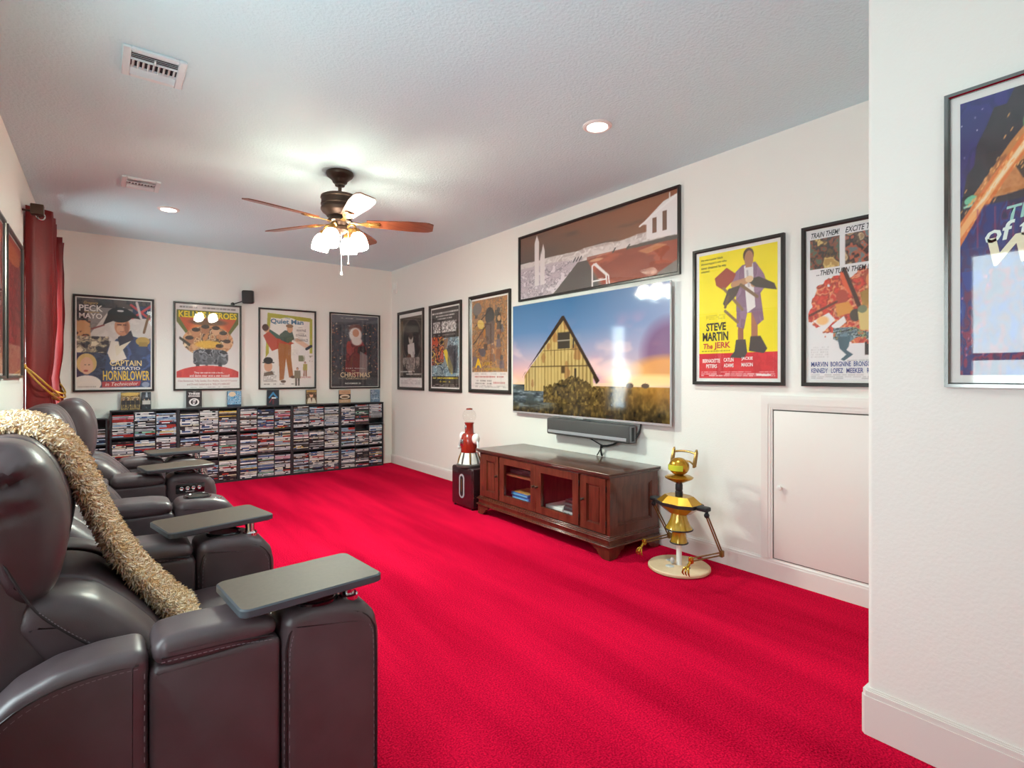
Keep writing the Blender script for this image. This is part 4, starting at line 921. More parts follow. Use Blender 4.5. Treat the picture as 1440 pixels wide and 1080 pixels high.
# ------------------------------------------------------------------ wooden media console
def console():
    t = thing('media_console', 'dark cherry wood media console with two glass doors under the television', 'cabinet', (2.96, 3.245, 0))
    Wd = M['wood']; Y0, Y1, XF, XB = 2.475, 4.02, 2.72, 3.235; ZB, ZT = .158, .552
    body = MB()
    body.box(XF+.004, XB, Y0, Y1, ZB, ZB+.018); body.box(XB-.012, XB, Y0, Y1, ZB, ZT); body.box(XF+.004, XB, Y1-.02, Y1, ZB, ZT); body.box(XF+.004, XB, Y0, Y0+.02, ZB, ZT)
    for y in (3.727, 3.239, 2.739): body.box(XF+.03, XB-.012, y-.009, y+.009, ZB+.018, ZT)
    body.mat(1).box(XB-.016, XB-.0125, Y0+.02, Y1-.02, ZB+.018, ZT); body.mat(0)
    # front stiles between the doors
    for a, b in ((Y0-.002, 2.492), (2.728, 2.751), (3.233, 3.2335), (3.7185, 3.7335), (3.968, Y1+.002)): body.box(XF-.002, XF+.03, a, b, ZB+.001, ZT)
    body.box(XF-.002, XF+.03, Y0, Y1, ZT-.010, ZT+.002)
    body.build('carcass', [Wd, M['wood_in']], t, smooth=False)
    # framed end panels
    for s, ye in ((-1, Y0), (1, Y1)):
        f = MB()
        for x0, x1, z0, z1 in ((XF, XF+.07, ZB, ZT), (XB-.07, XB, ZB, ZT), (XF+.07, XB-.07, ZB, ZB+.06), (XF+.07, XB-.07, ZT-.06, ZT)): f.box(x0, x1, ye, ye+s*.012, z0, z1)
        for k, (o, d) in enumerate(((0, .009), (.008, .005))):
            a, b, c, e = XF+.07+o, XB-.07-o, ZB+.06+o, ZT-.06-o; w_ = .008
            for x0, x1, z0, z1 in ((a, a+w_, c, e), (b-w_, b, c, e), (a+w_, b-w_, c, c+w_), (a+w_, b-w_, e-w_, e)): f.box(x0, x1, ye, ye+s*d, z0, z1)
        f.build('end_panel', Wd, t, smooth=False)
    top = MB()
    for o, z0, z1 in ((.012, ZT, ZT+.008), (.020, ZT+.008, ZT+.014), (.032, ZT+.014, ZT+.022), (.028, ZT+.022, ZT+.025)): top.rbox(XF-o, XB+.008, Y0-.004-o, Y1+.004+o, z0, z1+.001, .002, 1)
    top.rbox(XF-.036, XB+.01, Y0-.036, Y1+.036, ZT+.024, ZT+.036, .005, 3)
    top.build('top', M['wood_top'], t)
    pl = MB()
    for o, z0, z1 in ((.010, .150, .160), (.020, .141, .151), (.028, .134, .142), (.014, .100, .135), (.020, .093, .101), (.030, .084, .094), (.024, .080, .085)): pl.rbox(XF-o, XB+.004, Y0-.004-o, Y1+.004+o, z0, z1, .003, 1)
    pl.build('base_moulding', Wd, t)
    def bracket(sgn, y):     # bracket feet at the front corners and behind
        pts = [(0, 0), (.055, 0), (.085, .012), (.105, .03), (.118, .05), (.145, .056), (.155, .07), (.175, .074), (.19, .083), (0, .083)]
        f = MB().prism([(y+sgn*p, z) for p, z in pts], 'x', XF-.016, XF+.006)
        return f
    for sgn, y in ((1, Y0-.02), (-1, Y1+.02)):
        f = bracket(sgn, y)
        pts = [(0, 0), (.055, 0), (.085, .012), (.105, .03), (.118, .05), (.145, .056), (.155, .07), (.175, .083), (0, .083)]
        f.prism([(XF+.0065+max(0, p-.022), z) for p, z in pts], 'y', y, y+sgn*.02)
        f.build('bracket_foot', Wd, t, smooth=False)
        MB().prism([(XB-p, z) for p, z in pts], 'y', y, y+sgn*.02).build('bracket_foot', Wd, t, smooth=False)
    def knob(y, z, parent):
        K = Matrix.Translation((XF-.012, y, z)) @ Matrix.Rotation(-PI/2, 4, 'Y')
        MB().lathe([(.011, 0), (.010, .003), (.005, .005), (.005, .012), (.010, .016), (.012, .021), (.009, .026), (.0, .028)], n=16, mtx=K).build('door_knob', M['bronze'], parent)
    def hinges(y, parent):
        for z in (.235, .475): MB().rbox(XF-.014, XF-.004, y-.003, y+.003, z-.022, z+.022, .002, 1).build('hinge', M['black'], parent)
    z0, z1 = .172, .546
    for y0, y1, ky, hy in ((2.494, 2.726, 2.708, 2.492), (3.736, 3.966, 3.755, 3.968)):       # panelled doors
        d = MB(); b = .052
        for a, c, e, g in ((y0, y0+b, z0, z1), (y1-b, y1, z0, z1), (y0+b, y1-b, z0, z0+b), (y0+b, y1-b, z1-b, z1)): d.box(XF-.012, XF+.012, a, c, e, g)
        a, c, e, g = y0+b, y1-b, z0+b, z1-b; w_ = .007
        for q0, q1, r0, r1 in ((a, a+w_, e, g), (c-w_, c, e, g), (a+w_, c-w_, e, e+w_), (a+w_, c-w_, g-w_, g)): d.box(XF-.006, XF+.01, q0, q1, r0, r1)
        d.box(XF, XF+.008, a, c, e, g); d.prism([(a+.016, e+.016), (c-.016, e+.016), (c-.016, g-.016), (a+.016, g-.016)], 'x', XF-.004, XF)
        o = d.build('panel_door', Wd, t, smooth=False); knob(ky, .375, o); hinges(hy, o)
    for y0, y1, ky, hy in ((2.754, 3.231, 3.213, 2.752), (3.235, 3.716, 3.254, 3.718)):       # glazed doors
        d = MB(); b = .062; bt = .055
        for a, c, e, g in ((y0, y0+b, z0, z1), (y1-b, y1, z0, z1), (y0+b, y1-b, z0, z0+bt), (y0+b, y1-b, z1-bt, z1)): d.box(XF-.012, XF+.012, a, c, e, g)
        o = d.build('glass_door', Wd, t, smooth=False); knob(ky, .372, o); hinges(hy, o)
        MB().box(XF+.002, XF+.005, y0+b-.004, y1-b+.004, z0+bt-.004, z1-bt+.004).build('glass_panel', M['pane'], o, smooth=False)
    MB().box(XF+.035, XB-.02, 3.249, 3.717, .392, .406).build('inner_shelf', pm('shelf_wood', '7a4a30', .4), t, smooth=False)
    return t
console()
SH = .1765       # top of the console's bottom board
def gadget(name, label, cat, x0, x1, y0, y1, z0, h, mat, extra=None):
    t = thing(name, label, cat, ((x0+x1)/2, (y0+y1)/2, z0))
    MB().rbox(x0, x1, y0, y1, z0, z0+h, .006, 2).build('case', mat, t)
    if extra: extra(t)
    return t
dkp = pm('dark_electronics', '1c1c1f', .35); gry = pm('grey_electronics', '4a4a4e', .4)
def fr(t): MB().rbox(2.795, 2.80, 3.39, 3.67, .414, .438, .001, 1).build('front_panel', gry, t); MB().rbox(2.793, 2.796, 3.42, 3.51, .420, .432, .0005, 1).build('display_window', M['rubber'], t)
gadget('media_player', 'black media player on the shelf behind the left glass door', 'player', 2.80, 3.08, 3.37, 3.69, .4065, .05, dkp, fr)
def fr2(t): MB().rbox(2.853, 2.857, 3.42, 3.65, .465, .477, .001, 1).build('front_panel', gry, t)
gadget('disc_recorder', 'thin black disc player lying on top of another black player in the console', 'player', 2.857, 3.07, 3.39, 3.68, .457, .028, dkp, fr2)
blu = pm('blue_plastic', '1f6fb4', .3)
for i, (dy, z, h, lab) in enumerate(((0, SH+.014, .030, 'lower blue box behind the left glass door of the console'), (.012, SH+.045, .030, 'upper blue box with tan lid behind the left glass door'))):
    t = thing('disc_box', lab, 'box', (2.90, 3.55, z), 0, 'blue boxes in the console')
    MB().rbox(2.80, 2.99, 3.43+dy, 3.66+dy, z, z+h, .004, 2).build('case', blu, t)
    MB().rbox(2.797, 2.801, 3.44+dy, 3.65+dy, z+.008, z+.020, .001, 1).build('pale_band', pm('pale_blue', '6cb0d8', .4), t)
    if i: MB().rbox(2.805, 2.985, 3.435+dy, 3.655+dy, z+h-.001, z+h+.002, .001, 1).build('lid_print', pm('tan_paper', 'b48a4a', .5), t)
t = thing('paper_sleeve', 'tan and orange paper sleeve lying under the blue boxes', 'paper', (2.9, 3.52, SH))
MB().rbox(2.77, 2.99, 3.38, 3.69, SH+.0003, SH+.006, .001, 1).build('sleeve', pm('tan_sleeve', 'c08a60', .6), t); MB().rbox(2.765, 2.84, 3.385, 3.425, SH+.0063, SH+.012, .001, 1).build('orange_card', pm('orange_card', 'c8603a', .5), t)
t = thing('white_console', 'white flat game machine lying behind the right glass door', 'machine', (2.92, 3.12, SH))
MB().rbox(2.80, 3.06, 3.02, 3.222, SH+.0005, SH+.05, .008, 3).build('case', M['white'], t); MB().rbox(2.798, 2.801, 3.04, 3.20, SH+.02, SH+.027, .0006, 1).build('disc_slot', gry, t)
for i, lab in enumerate(('grey box at the bottom of the stack behind the right glass door', 'grey box in the middle of the stack behind the right glass door', 'dark grey box on top of the stack behind the right glass door')):
    z = SH+.043+i*.029
    t = thing('grey_box', lab, 'box', (2.9, 2.94, z), 0, 'grey boxes in the console')
    MB().rbox(2.80+.006*i, 3.0, 2.87+.006*i, 3.01-.004*i, z, z+.0285, .004, 2).build('case', [gry, gry, dkp][i], t)
    MB().rbox(2.797+.006*i, 2.801+.006*i, 2.89, 2.99, z+.012, z+.016, .0006, 1).build('front_groove', M['rubber'], t)
t = thing('small_radio', 'small silver and black gadget carrying the stack of grey boxes', 'gadget', (2.87, 2.94, SH))
MB().rbox(2.79, 2.95, 2.875, 3.0, SH+.0005, SH+.0425, .005, 2).build('case', M['silver'], t)
for y in (2.90, 2.94, 2.98):
    K = Matrix.Translation((2.7895, y, SH+.022)) @ Matrix.Rotation(-PI/2, 4, 'Y'); MB().lathe([(.011, 0), (.011, .004), (.0, .005)], n=14, mtx=K).build('dial', M['rubber'], t)

# ------------------------------------------------------------------ subwoofer and the figures
t = thing('subwoofer', 'dark red-black subwoofer with a silver slot left of the wooden console', 'speaker', (2.76, 4.30, 0))
gl = pm('gloss_maroon', '2e181c', .18, coat=.4)
def slot(y, z, hy, hz, n=6):
    r_ = min(hy, hz); p = []
    for cx, cz, a0 in ((y+hy-r_, z+hz-r_, 0), (y-hy+r_, z+hz-r_, 90), (y-hy+r_, z-hz+r_, 180), (y+hy-r_, z-hz+r_, 270)):
        for i in range(n): p.append((cx+r_*math.cos(math.radians(a0+90*i/(n-1))), cz+r_*math.sin(math.radians(a0+90*i/(n-1)))))
    return p
MB().rbox(2.69, 2.85, 4.115, 4.485, .012, .385, .022, 4).build('case', gl, t)
MB().prism([(p[0]*1, p[1]) for p in slot(4.295, .205, .043, .113)], 'x', 2.6865, 2.692).build('slot_ring', pm('slot_grey', 'a9acb2', .4), t)
MB().prism(slot(4.295, .205, .027, .096), 'x', 2.6855, 2.6900).build('slot_opening', M['rubber'], t)
MB().rbox(2.684, 2.6862, 4.292, 4.300, .15, .27, .0005, 1).build('slot_web', M['dark_gold'], t)
for y in (4.15, 4.45):
    for x in (2.715, 2.825): MB().lathe([(.0, 0), (.012, 0), (.012, .013), (.0, .013)], (x, y, .0), 14).build('rubber_foot', M['rubber'], t)

def red_figure():  # plain stand-in for a red robot figure, reshaped like a gumball machine
    t = thing('robot_stand_in', 'red robot figure stand-in with clear globe and white skirt on top of the subwoofer', 'ornament', (2.772, 4.292, .385))
    red = pm('red_enamel', '8a2417', .22, coat=.5); G = pm('base_grey', '4f4c4a', .4)
    MB().lathe([(.0, .0005), (.118, .0005), (.122, .008), (.122, .022), (.112, .03), (.0, .03)], n=40).build('base_ring', G, t, local=True)
    MB().lathe([(.0, .03), (.105, .03), (.10, .05), (.085, .10), (.075, .135), (.0, .135)], n=40).build('skirt', M['white'], t, local=True)
    for k in range(8):
        a = 2*PI*k/8+.3; d = Vector((math.cos(a), math.sin(a), 0))
        MB().tube([d*.107+Vector((0, 0, .032)), d*.098+Vector((0, 0, .075)), d*.083+Vector((0, 0, .115)), d*.076+Vector((0, 0, .135))], .008, 8, 4).build('skirt_rib', M['dark_gold'] if k % 2 else G, t, local=True)
    MB().lathe([(.0, .135), (.078, .135), (.082, .145), (.08, .16), (.086, .20), (.084, .25), (.072, .295), (.055, .315), (.0, .318)], n=40).build('body', red, t, local=True)
    for y in (-.018, .0, .018): MB().rbox(-.089, -.082, y-.006, y+.006, .20, .262, .002, 2).build('chest_bar', M['chrome'], t, local=True)
    MB().lathe([(.0, .31), (.043, .315), (.041, .335), (.04, .40), (.046, .41), (.046, .418), (.0, .42)], n=32).build('neck', red, t, local=True)
    MB().rbox(-.046, -.036, -.012, .012, .345, .395, .004, 2).build('neck_flap', M['chrome'], t, local=True)
    MB().ell((0, 0, .480), (.065, .065, .067), 32, 20).build('globe', glass_mat('globe_glass', (.97, .97, .96), .02, 1.45), t, local=True)
    MB().lathe([(.0, .538), (.03, .539), (.032, .548), (.02, .553), (.0, .554)], n=24).build('lid', red, t, local=True)
    for s in (-1, 1):
        MB().ell((0, s*.112, .27), (.038, .036, .05), 20, 12).build('side_shoulder', M['white'], t, local=True)
        MB().tube([(0, s*.135, .255), (-.005, s*.155, .215), (-.012, s*.163, .175)], .011, 10, 5).build('side_arm', M['silver'], t, local=True)
        MB().ell((-.014, s*.165, .165), (.017, .014, .02), 14, 8).build('side_hand', M['white'], t, local=True)
red_figure()

def gold_figure():
    cx, cy = 2.965, 2.09
    t = thing('robot_sculpture', 'gold robot sculpture with jointed lamp arms on a cream base disc', 'sculpture', (cx, cy, 0))
    gold, dg, rb = M['gold'], M['dark_gold'], M['rubber']
    b = MB().lathe([(.0, .003), (.19, .003), (.195, .008), (.195, .020), (.188, .026), (.0, .0262)], n=56).build('base_disc', pm('cream_wood', 'dcc2a0', .5, var=(8, 'cdb08c')), t, local=True)
    for x, y, r_, c in ((-.07, .02, .028, M['silver']), (.02, .09, .022, M['silver']), (-.01, -.07, .020, gry), (.09, -.02, .018, M['silver'])):
        MB().lathe([(.0, .0264), (r_, .0264), (r_*.95, .0275), (.0, .0278)], (x, y, 0), 24).build('round_badge', c, b, local=True)
    MB().lathe([(.0, .026), (.020, .026), (.017, .03), (.017, .20), (.0, .20)], n=20).build('post', M['white'], t, local=True)
    MB().ell((-.03, .03, .05), (.014, .014, .022), 14, 8).build('post_clamp', M['silver'], t, local=True)
    amber = pm('amber_plastic', 'b9962c', .15, coat=.6, metal=.35)
    MB().lathe([(.0, .168), (.052, .168), (.055, .174), (.048, .2), (.043, .235), (.043, .26), (.0, .262)], n=40).build('lower_bell', amber, t, local=True)
    MB().torus((0, 0, .171), .054, .005, 36, 8).build('bell_rim', rb, t, local=True)
    MB().lathe([(.0, .258), (.082, .258), (.086, .264), (.072, .285), (.056, .32), (.046, .365), (.0, .366)], n=40).build('upper_bell', amber, t, local=True)
    MB().torus((0, 0, .260), .085, .005, 40, 8).build('bell_rim', rb, t, local=True)
    hexp = lambda a, b_: [(-a*.55, b_), (a*.55, b_), (a, b_*.45), (a, -b_*.45), (a*.55, -b_), (-a*.55, -b_), (-a, -b_*.45), (-a, b_*.45)]
    def slab(z0, p0, z1, p1):
        n = len(p0); return MB().add([(x, y, z0) for x, y in p0]+[(x, y, z1) for x, y in p1], [(i, (i+1) % n, n+(i+1) % n, n+i) for i in range(n)]+[tuple(reversed(range(n))), tuple(range(n, 2*n))])
    slab(.36, hexp(.045, .07), .412, hexp(.098, .135)).build('torso_bowl', amber, t, local=True, angle=20)
    slab(.412, hexp(.105, .145), .432, hexp(.105, .145)).build('torso_band', rb, t, local=True, smooth=False)
    slab(.432, hexp(.098, .135), .475, hexp(.062, .085)).build('torso_lid', gold, t, local=True, angle=20)
    for s in (-1, 1):
        f = MB(); f.rbox(-.028, .028, s*.14, s*.215, .408, .436, .008, 2); f.build('shoulder_bar', rb, t, local=True)
    MB().lathe([(.0, .47), (.024, .47), (.024, .50), (.02, .505), (.023, .515), (.023, .545), (.016, .56), (.0, .56)], n=20).build('neck', rb, t, local=True)
    # a plain round head with a visor and a fan-shaped crest
    MB().lathe([(.0, .555), (.03, .558), (.085, .585), (.09, .594), (.075, .602), (.0, .612)], n=36).build('collar_plate', gold, t, local=True)
    h = Matrix.Rotation(math.radians(-20), 4, 'Z')
    MB().ell((0, 0, .662), (.062, .066, .058), 28, 16).build('head', gold, t, local=True)
    vp = []; 
    v = MB(); arc = [math.radians(180+a) for a in range(-58, 59, 8)]; n = len(arc)
    for rr, z in ((.060, .640), (.066, .640), (.066, .676), (.060, .676)): v.v += [(rr*math.cos(a), rr*1.06*math.sin(a), z) for a in arc]
    for k in range(4):
        for i in range(n-1): v.f.append((k*n+i, k*n+i+1, ((k+1) % 4)*n+i+1, ((k+1) % 4)*n+i)); v.m.append(0)
    v.f += [(0, n, 2*n, 3*n), (n-1, 4*n-1, 3*n-1, 2*n-1)]; v.m += [0, 0]
    v.build('visor', pm('lime_visor', 'c3cf3a', .2, coat=.5), t, local=True)
    for s in (-1, 1):
        MB().prism([(.0+.03, .66), (.055, .665), (.075, .75), (.068, .775), (.055, .76), (.035, .70)], 'y', s*.085-.006, s*.085+.006).build('crest_post', dg, t, local=True)
    MB().tube([(.064, -.085, .745), (.072, -.04, .752), (.075, 0, .754), (.072, .04, .752), (.064, .085, .745)], .007, 8, 4).build('crest_bar', dg, t, local=True)
    MB().tube([(.04, -.085, .675), (.062, -.04, .690), (.066, 0, .694), (.062, .04, .690), (.04, .085, .675)], .006, 8, 4).build('crest_bar', dg, t, local=True)
    # arms of two parallel rods each
    def rods(p, q, parent, off=.009):
        p, q = Vector(p), Vector(q); d = (q-p).normalized(); s = d.cross(Vector((0, 1, 0))).normalized()*off
        f = MB(); f.tube([p+s, q+s], .0048, 8); f.tube([p-s, q-s], .0048, 8); return f
    def arm(s, el, ha):
        sh = Vector((.0, s*.20, .385))
        J = MB(); J.tube([(0, s*.20, .41), sh], .010, 10); J.ell(sh, (.018, .016, .018), 14, 8); J.build('shoulder_joint', rb, t, local=True)
        a = rods(sh, el, t).build('upper_arm', dg, t, local=True)
        f = MB(); f.rbox(el[0]-.014, el[0]+.014, el[1]-.012, el[1]+.012, el[2]-.02, el[2]+.02, .004, 1); f.build('elbow', dg, t, local=True)
        rods(el, ha, t).build('forearm', dg, t, local=True)
        H = Vector(ha); f = MB(); f.rbox(H.x-.014, H.x+.012, H.y-.012, H.y+.012, H.z-.022, H.z+.018, .004, 1)
        f.tube([H+Vector((-.01, 0, -.01)), H+Vector((-.03, 0, -.03))], .008, 8)
        w = f.build('wrist', gold, t, local=True)
        for oy in (-.014, .0, .014):
            o = H+Vector((-.03, 0, -.03))
            MB().tube([o, o+Vector((-.018, oy, -.012)), o+Vector((-.026, oy*1.5, -.035)), o+Vector((-.014, oy*1.3, -.052))], [.006, .006, .005, .003], 8, 4).build('gripper_finger', gold, w, local=True)
    arm(-1, ARM_N[0], ARM_N[1]); arm(1, ARM_F[0], ARM_F[1])
# elbow and wrist of the near and the far arm, relative to the base centre
ARM_N = ((.11, -.235, .135), (-.215, -.235, .165)); ARM_F = ((.20, .22, .126), (-.075, .22, .135))
gold_figure()

# ------------------------------------------------------------------ recliners, four in a row, arms shared
L_ = M['leather']
ARMY = [1.40, 2.18, 2.94, 3.74, 4.50]; AWS = [.14, .19, .19, .19, .19]
ARMDX = [0, -.09, -.085, -.055, .0]
HEAD = [(-.186, 1.113), (-.135, 1.098), (-.095, 1.045), (-.070, .965), (-.064, .90), (-.072, .82), (-.092, .76), (-.130, .728), (-.19, .735), (-.26, .80), (-.30, .89), (-.31, .98), (-.285, 1.06), (-.24, 1.10)]
LUMB = [(-.15, .765), (-.08, .762), (-.02, .740), (.047, .675), (.105, .605), (.145, .53), (.14, .46), (.05, .43), (-.04, .50), (-.12, .60), (-.18, .70)]
SHELL = [(-.185, .985), (-.14, .80), (-.115, .705), (-.06, .60), (.0, .51), (.02, .42), (-.05, .30), (-.20, .26), (-.32, .36), (-.37, .60), (-.385, .85), (-.36, .99), (-.29, 1.03)]
REAR = [(.079, .60), (.079, .638), (.064, .657), (.0, .660), (-.08, .652), (-.145, .625), (-.195, .577), (-.225, .505), (-.235, .42), (-.235, .07), (-.215, .05), (.06, .05), (.079, .07)]
PAD = [(.084, .625), (.086, .655), (.10, .672), (.16, .676), (.27, .672), (.325, .662), (.342, .645), (.342, .618), (.30, .606), (.20, .602), (.11, .606)]
PADB = [(.0795, .07), (.0795, .60), (.09, .612), (.335, .612), (.3505, .60), (.3505, .07), (.33, .05), (.10, .05)]
FRONT = [(.351, .60), (.355, .635), (.375, .655), (.44, .660), (.52, .652), (.572, .632), (.603, .595), (.614, .54), (.614, .30), (.612, .09), (.595, .05), (.37, .05), (.351, .09)]
def seamtube(pts, parent, r=.0035, name='piping', mat=None): return MB().tube(pts, r, 6, 3).build(name, mat or M['seam'], parent)

def mv(prof, dx): return [(x+dx, z) for x, z in prof]
def arm(parent, y0, dx, tray, buttons, detail, aw):
    y1 = y0+aw
    MB().loft(mv(REAR, dx), ends(y0, y1, .030), .035).build('arm_rear', L_, parent, angle=60)
    MB().loft(mv(PAD, dx), ends(y0-.006, y1+.006, .030), .035).build('arm_pad', L_, parent, angle=60)
    MB().loft(mv(PADB, dx), ends(y0+.004, y1-.004, .014, 3), .035).build('arm_side', L_, parent, angle=60)
    fo = MB().loft(mv(FRONT, dx), ends(y0-.002, y1+.002, .034), .035).build('arm_front', L_, parent, angle=60)
    cx, cy = dx+.452, ((y0+y1)/2-.002 if aw > .15 else y0+.064)
    T = Matrix.Translation((cx, cy, .6575)) @ Matrix.Rotation(math.radians(1.5), 4, 'Y')
    cup = MB().lathe([(.060, -.002), (.060, .004), (.056, .008), (.050, .0065), (.047, .003)], n=40, mtx=T).build('cup_holder', pm('gloss_black', '121113', .15, coat=.5), parent)
    MB().lathe([(.048, .0032), (.040, .0018), (.02, .0012), (.0, .001)], n=36, mtx=T).build('cup_shade_disc', pm('cup_shade_colour', '060606', .35), cup)  # near-black disc, the shade of a deep cup put into its colour
    px, py = dx+.536, ((y0+y1)/2-.035 if aw > .15 else y0+.045)
    if tray:
        T = Matrix.Translation((px, py, .645))
        p = MB().lathe([(.0, -.004), (.026, -.004), (.026, .008), (.022, .012), (.016, .012), (.016, .044), (.0, .044)], n=28, mtx=T).build('tray_post', M['chrome'], parent)
        cxx, cyy, ang = tray
        R = Matrix.Translation((cxx, cyy, .6895)) @ Matrix.Rotation(ang, 4, 'Z')
        w, d, r_ = .365/2, .240/2, .022
        q = []
        for (sx, sy, a0) in ((1, 1, 0), (-1, 1, 90), (-1, -1, 180), (1, -1, 270)):
            for i in range(6):
                a = math.radians(a0+18*i); q.append((sx*(w-r_)+r_*math.cos(a), sy*(d-r_)+r_*math.sin(a)))
        n = len(q); mb = MB(); sc = lambda k: [(x*(1-k/w), y*(1-k/d)) for x, y in q]
        for z, k in ((-.004, .006), (.0, .0), (.015, .0), (.0185, .004)): mb.v += [tuple(R @ Vector((x, y, z))) for x, y in sc(k)]
        for j in range(3):
            for i in range(n): mb.f.append((j*n+i, j*n+(i+1) % n, (j+1)*n+(i+1) % n, (j+1)*n+i)); mb.m.append(0)
        mb.f += [tuple(reversed(range(n))), tuple(range(3*n, 4*n))]; mb.m += [0, 1]
        mb.build('tray_table', [M['tray_edge'], M['tray']], parent, angle=30)
    else:
        T = Matrix.Translation((px, py, .6455))
        MB().lathe([(.0, -.002), (.017, -.002), (.017, .003), (.013, .005), (.0, .0045)], n=24, mtx=T).build('post_socket', M['chrome'], parent)
    if buttons:
        yb = y0-.002
        c = MB(); c.rbox(dx+.395, dx+.545, yb-.005, yb+.004, .545, .600, .004, 2); o = c.build('control_panel', pm('gloss_black', '121113', .15), parent)
        for i in range(4):
            K = Matrix.Translation((dx+.424+i*.031, yb-.0045, .574)) @ Matrix.Rotation(PI/2, 4, 'X')
            MB().lathe([(.0115, 0), (.0115, .003), (.009, .005), (.007, .0035), (.0, .003)], n=18, mtx=K).build('button', M['chrome'], o)
        MB().rbox(dx+.445, dx+.49, yb-.0062, yb-.0052, .553, .557, .0003, 1).build('printed_mark', M['silver'], o)
    if detail:        # piping and stitches on the near side
        yy = y0+.006
        P1 = [(x, z) for x, z in ((-.222, .09), (-.222, .41), (-.212, .500), (-.183, .560), (-.138, .602), (-.075, .626), (.0, .633), (.06, .630))]
        P2 = [(.100, .634), (.16, .632), (.25, .628), (.33, .617)]
        P3 = [(.362, .09), (.362, .50), (.366, .585), (.385, .62), (.44, .632), (.51, .626), (.560, .609), (.588, .576), (.598, .53), (.600, .30), (.600, .09)]
        for P, yo in ((P1, .003), (P2, -.0035), (P3, .002)): seamtube([(x+dx, y0+yo, z) for x, z in P], parent, .0028)
        st = MB()
        def stitches(P, yo, off):
            Q = catmull([Vector((x+dx, y0+yo, z)) for x, z in P], 24); acc = 0
            # resample into dashes 6 mm long
            seg = 0; cur = [Q[0]]
            for a, b in zip(Q, Q[1:]):
                acc += (b-a).length; cur.append(b)
                if acc > (.006 if seg % 2 == 0 else .003):
                    if seg % 2 == 0 and len(cur) > 1: st.tube([cur[0], cur[-1]], .0009, 4)
                    seg += 1; acc = 0; cur = [b]
        stitches([(x+.008, z-.008) for x, z in P1], .0005, 0); stitches([(x, z-.009) for x, z in P2], -.0045, 0)
        stitches([(x+(.008 if x < .45 else -.008), z-.006) for x, z in P3], -.0005, 0)
        stitches([(.070, .09), (.070, .35), (.070, .62)], .0015, 0); stitches([(.358, .09), (.358, .35), (.358, .55)], .0022, 0)
        st.build('stitching', M['thread'], parent, kind='stuff')

def recliner(k, label):
    y0, y1 = ARMY[k]+AWS[k], ARMY[k+1]
    dx = [0, -.075, -.045, .035][k]; yc = (y0+y1)/2
    t = thing('recliner', label, 'recliner', (dx, yc, 0), 0, 'leather recliners in a row')
    b = MB(); b.rbox(dx-.30, dx+.52, y0+.008, y1-.008, .03, .30, .02, 2); b.build('base', L_, t)
    g = (y1-y0)
    e = ends(y0+.012, y1-.012, .05)
    MB().loft(mv(SHELL, dx), e, .09).build('back_shell', L_, t, angle=60)
    s1, s2 = y0+g*.30, y0+g*.70
    dip = []
    for s in (s1, s2): dip += [(s-.022, .0), (s-.007, .004), (s, .017), (s+.007, .004), (s+.022, .0)]
    MB().loft(mv(LUMB, dx), ends(y0+.010, y1-.010, .06, 6, dip), .09).build('back_cushion', L_, t, angle=60)
    hb = MB(); yn, yf = (y0+.005, y1-.005)
    hb.loft(mv(HEAD, dx), ends(yn+.012, yf-.012, .07, 7, dip), .09, dome=.012)
    if k == 0:      # the gathers in the near end of the first headrest
        vv = []
        for x, y, z in hb.v:
            f_ = max(0, min(1, 1.3-(y-yn)/.10))*max(0, min(1, (z-.93)/.05))
            q_ = max(0, min(1, (-.085-x)/.06))
            u = (1.10-z)*95+(x+.2)*7
            vv.append((x, y+.012*f_*q_*(math.sin(u)+.4*math.sin(u*1.7+x*30)), z))
        hb.v = vv
    hb.build('headrest', L_, t, angle=60)
    seat = [(-.05, .33), (-.05, .46), (.02, .492), (.15, .503), (.30, .510), (.45, .505), (.53, .485), (.565, .44), (.57, .36), (.55, .31), (.40, .30), (.1, .30)]
    MB().loft(mv(seat, dx), ends(y0+.004, y1-.004, .045, 5), .09).build('seat_cushion', L_, t, angle=60)
    leg = [(.535, .06), (.54, .28), (.55, .305), (.575, .31), (.592, .29), (.597, .18), (.592, .08), (.575, .055)]
    MB().loft(mv(leg, dx), ends(y0+.006, y1-.006, .02, 3), .09).build('leg_rest', L_, t, angle=60)
    if k == 0:
        seamtube([(-.215, y0+.013, .965), (-.155, y0+.011, .82), (-.118, y0+.012, .742), (-.075, y0+.0115, .69), (-.02, y0+.012, .635), (.03, y0+.014, .585)], t, .003)
        st = MB(); Q = catmull([Vector(p) for p in ((-.118+.006, y0+.009, .738), (-.07, y0+.0085, .690), (-.015, y0+.0085, .637), (.033, y0+.011, .587))], 16)
        for i in range(0, len(Q)-1, 2): st.tube([Q[i], Q[i+1]], .0009, 4)
        st.build('back_stitching', M['thread'], t, kind='stuff')
    for z in (.02,):
        for x in (-.25, .46):
            for y in (y0+.06, y1-.06): MB().lathe([(.0, 0), (.03, 0), (.03, .031), (.0, .031)], (dx+x, y, 0), 14).build('foot', M['rubber'], t)
    return t
TR = [(.424, 1.494, math.radians(5)), (.335, 2.329, math.radians(11)), None, (.355, 3.775+.06, math.radians(10)), (.42, 4.60, math.radians(6))]
labs = ['brown leather recliner nearest the viewer, under the fleece throw, with two tray arms', 'brown leather recliner second from the viewer, with a bare cup holder arm',
        'brown leather recliner third from the viewer, whose far arm has a tray above silver buttons', 'brown leather recliner farthest from the viewer, next to the disc racks']
for k in range(4):
    t = recliner(k, labs[k])
    if k == 0: arm(t, ARMY[0], ARMDX[0], TR[0], False, True, AWS[0])
    arm(t, ARMY[k+1], ARMDX[k+1], TR[k+1], k >= 2, k == 0, AWS[k+1])

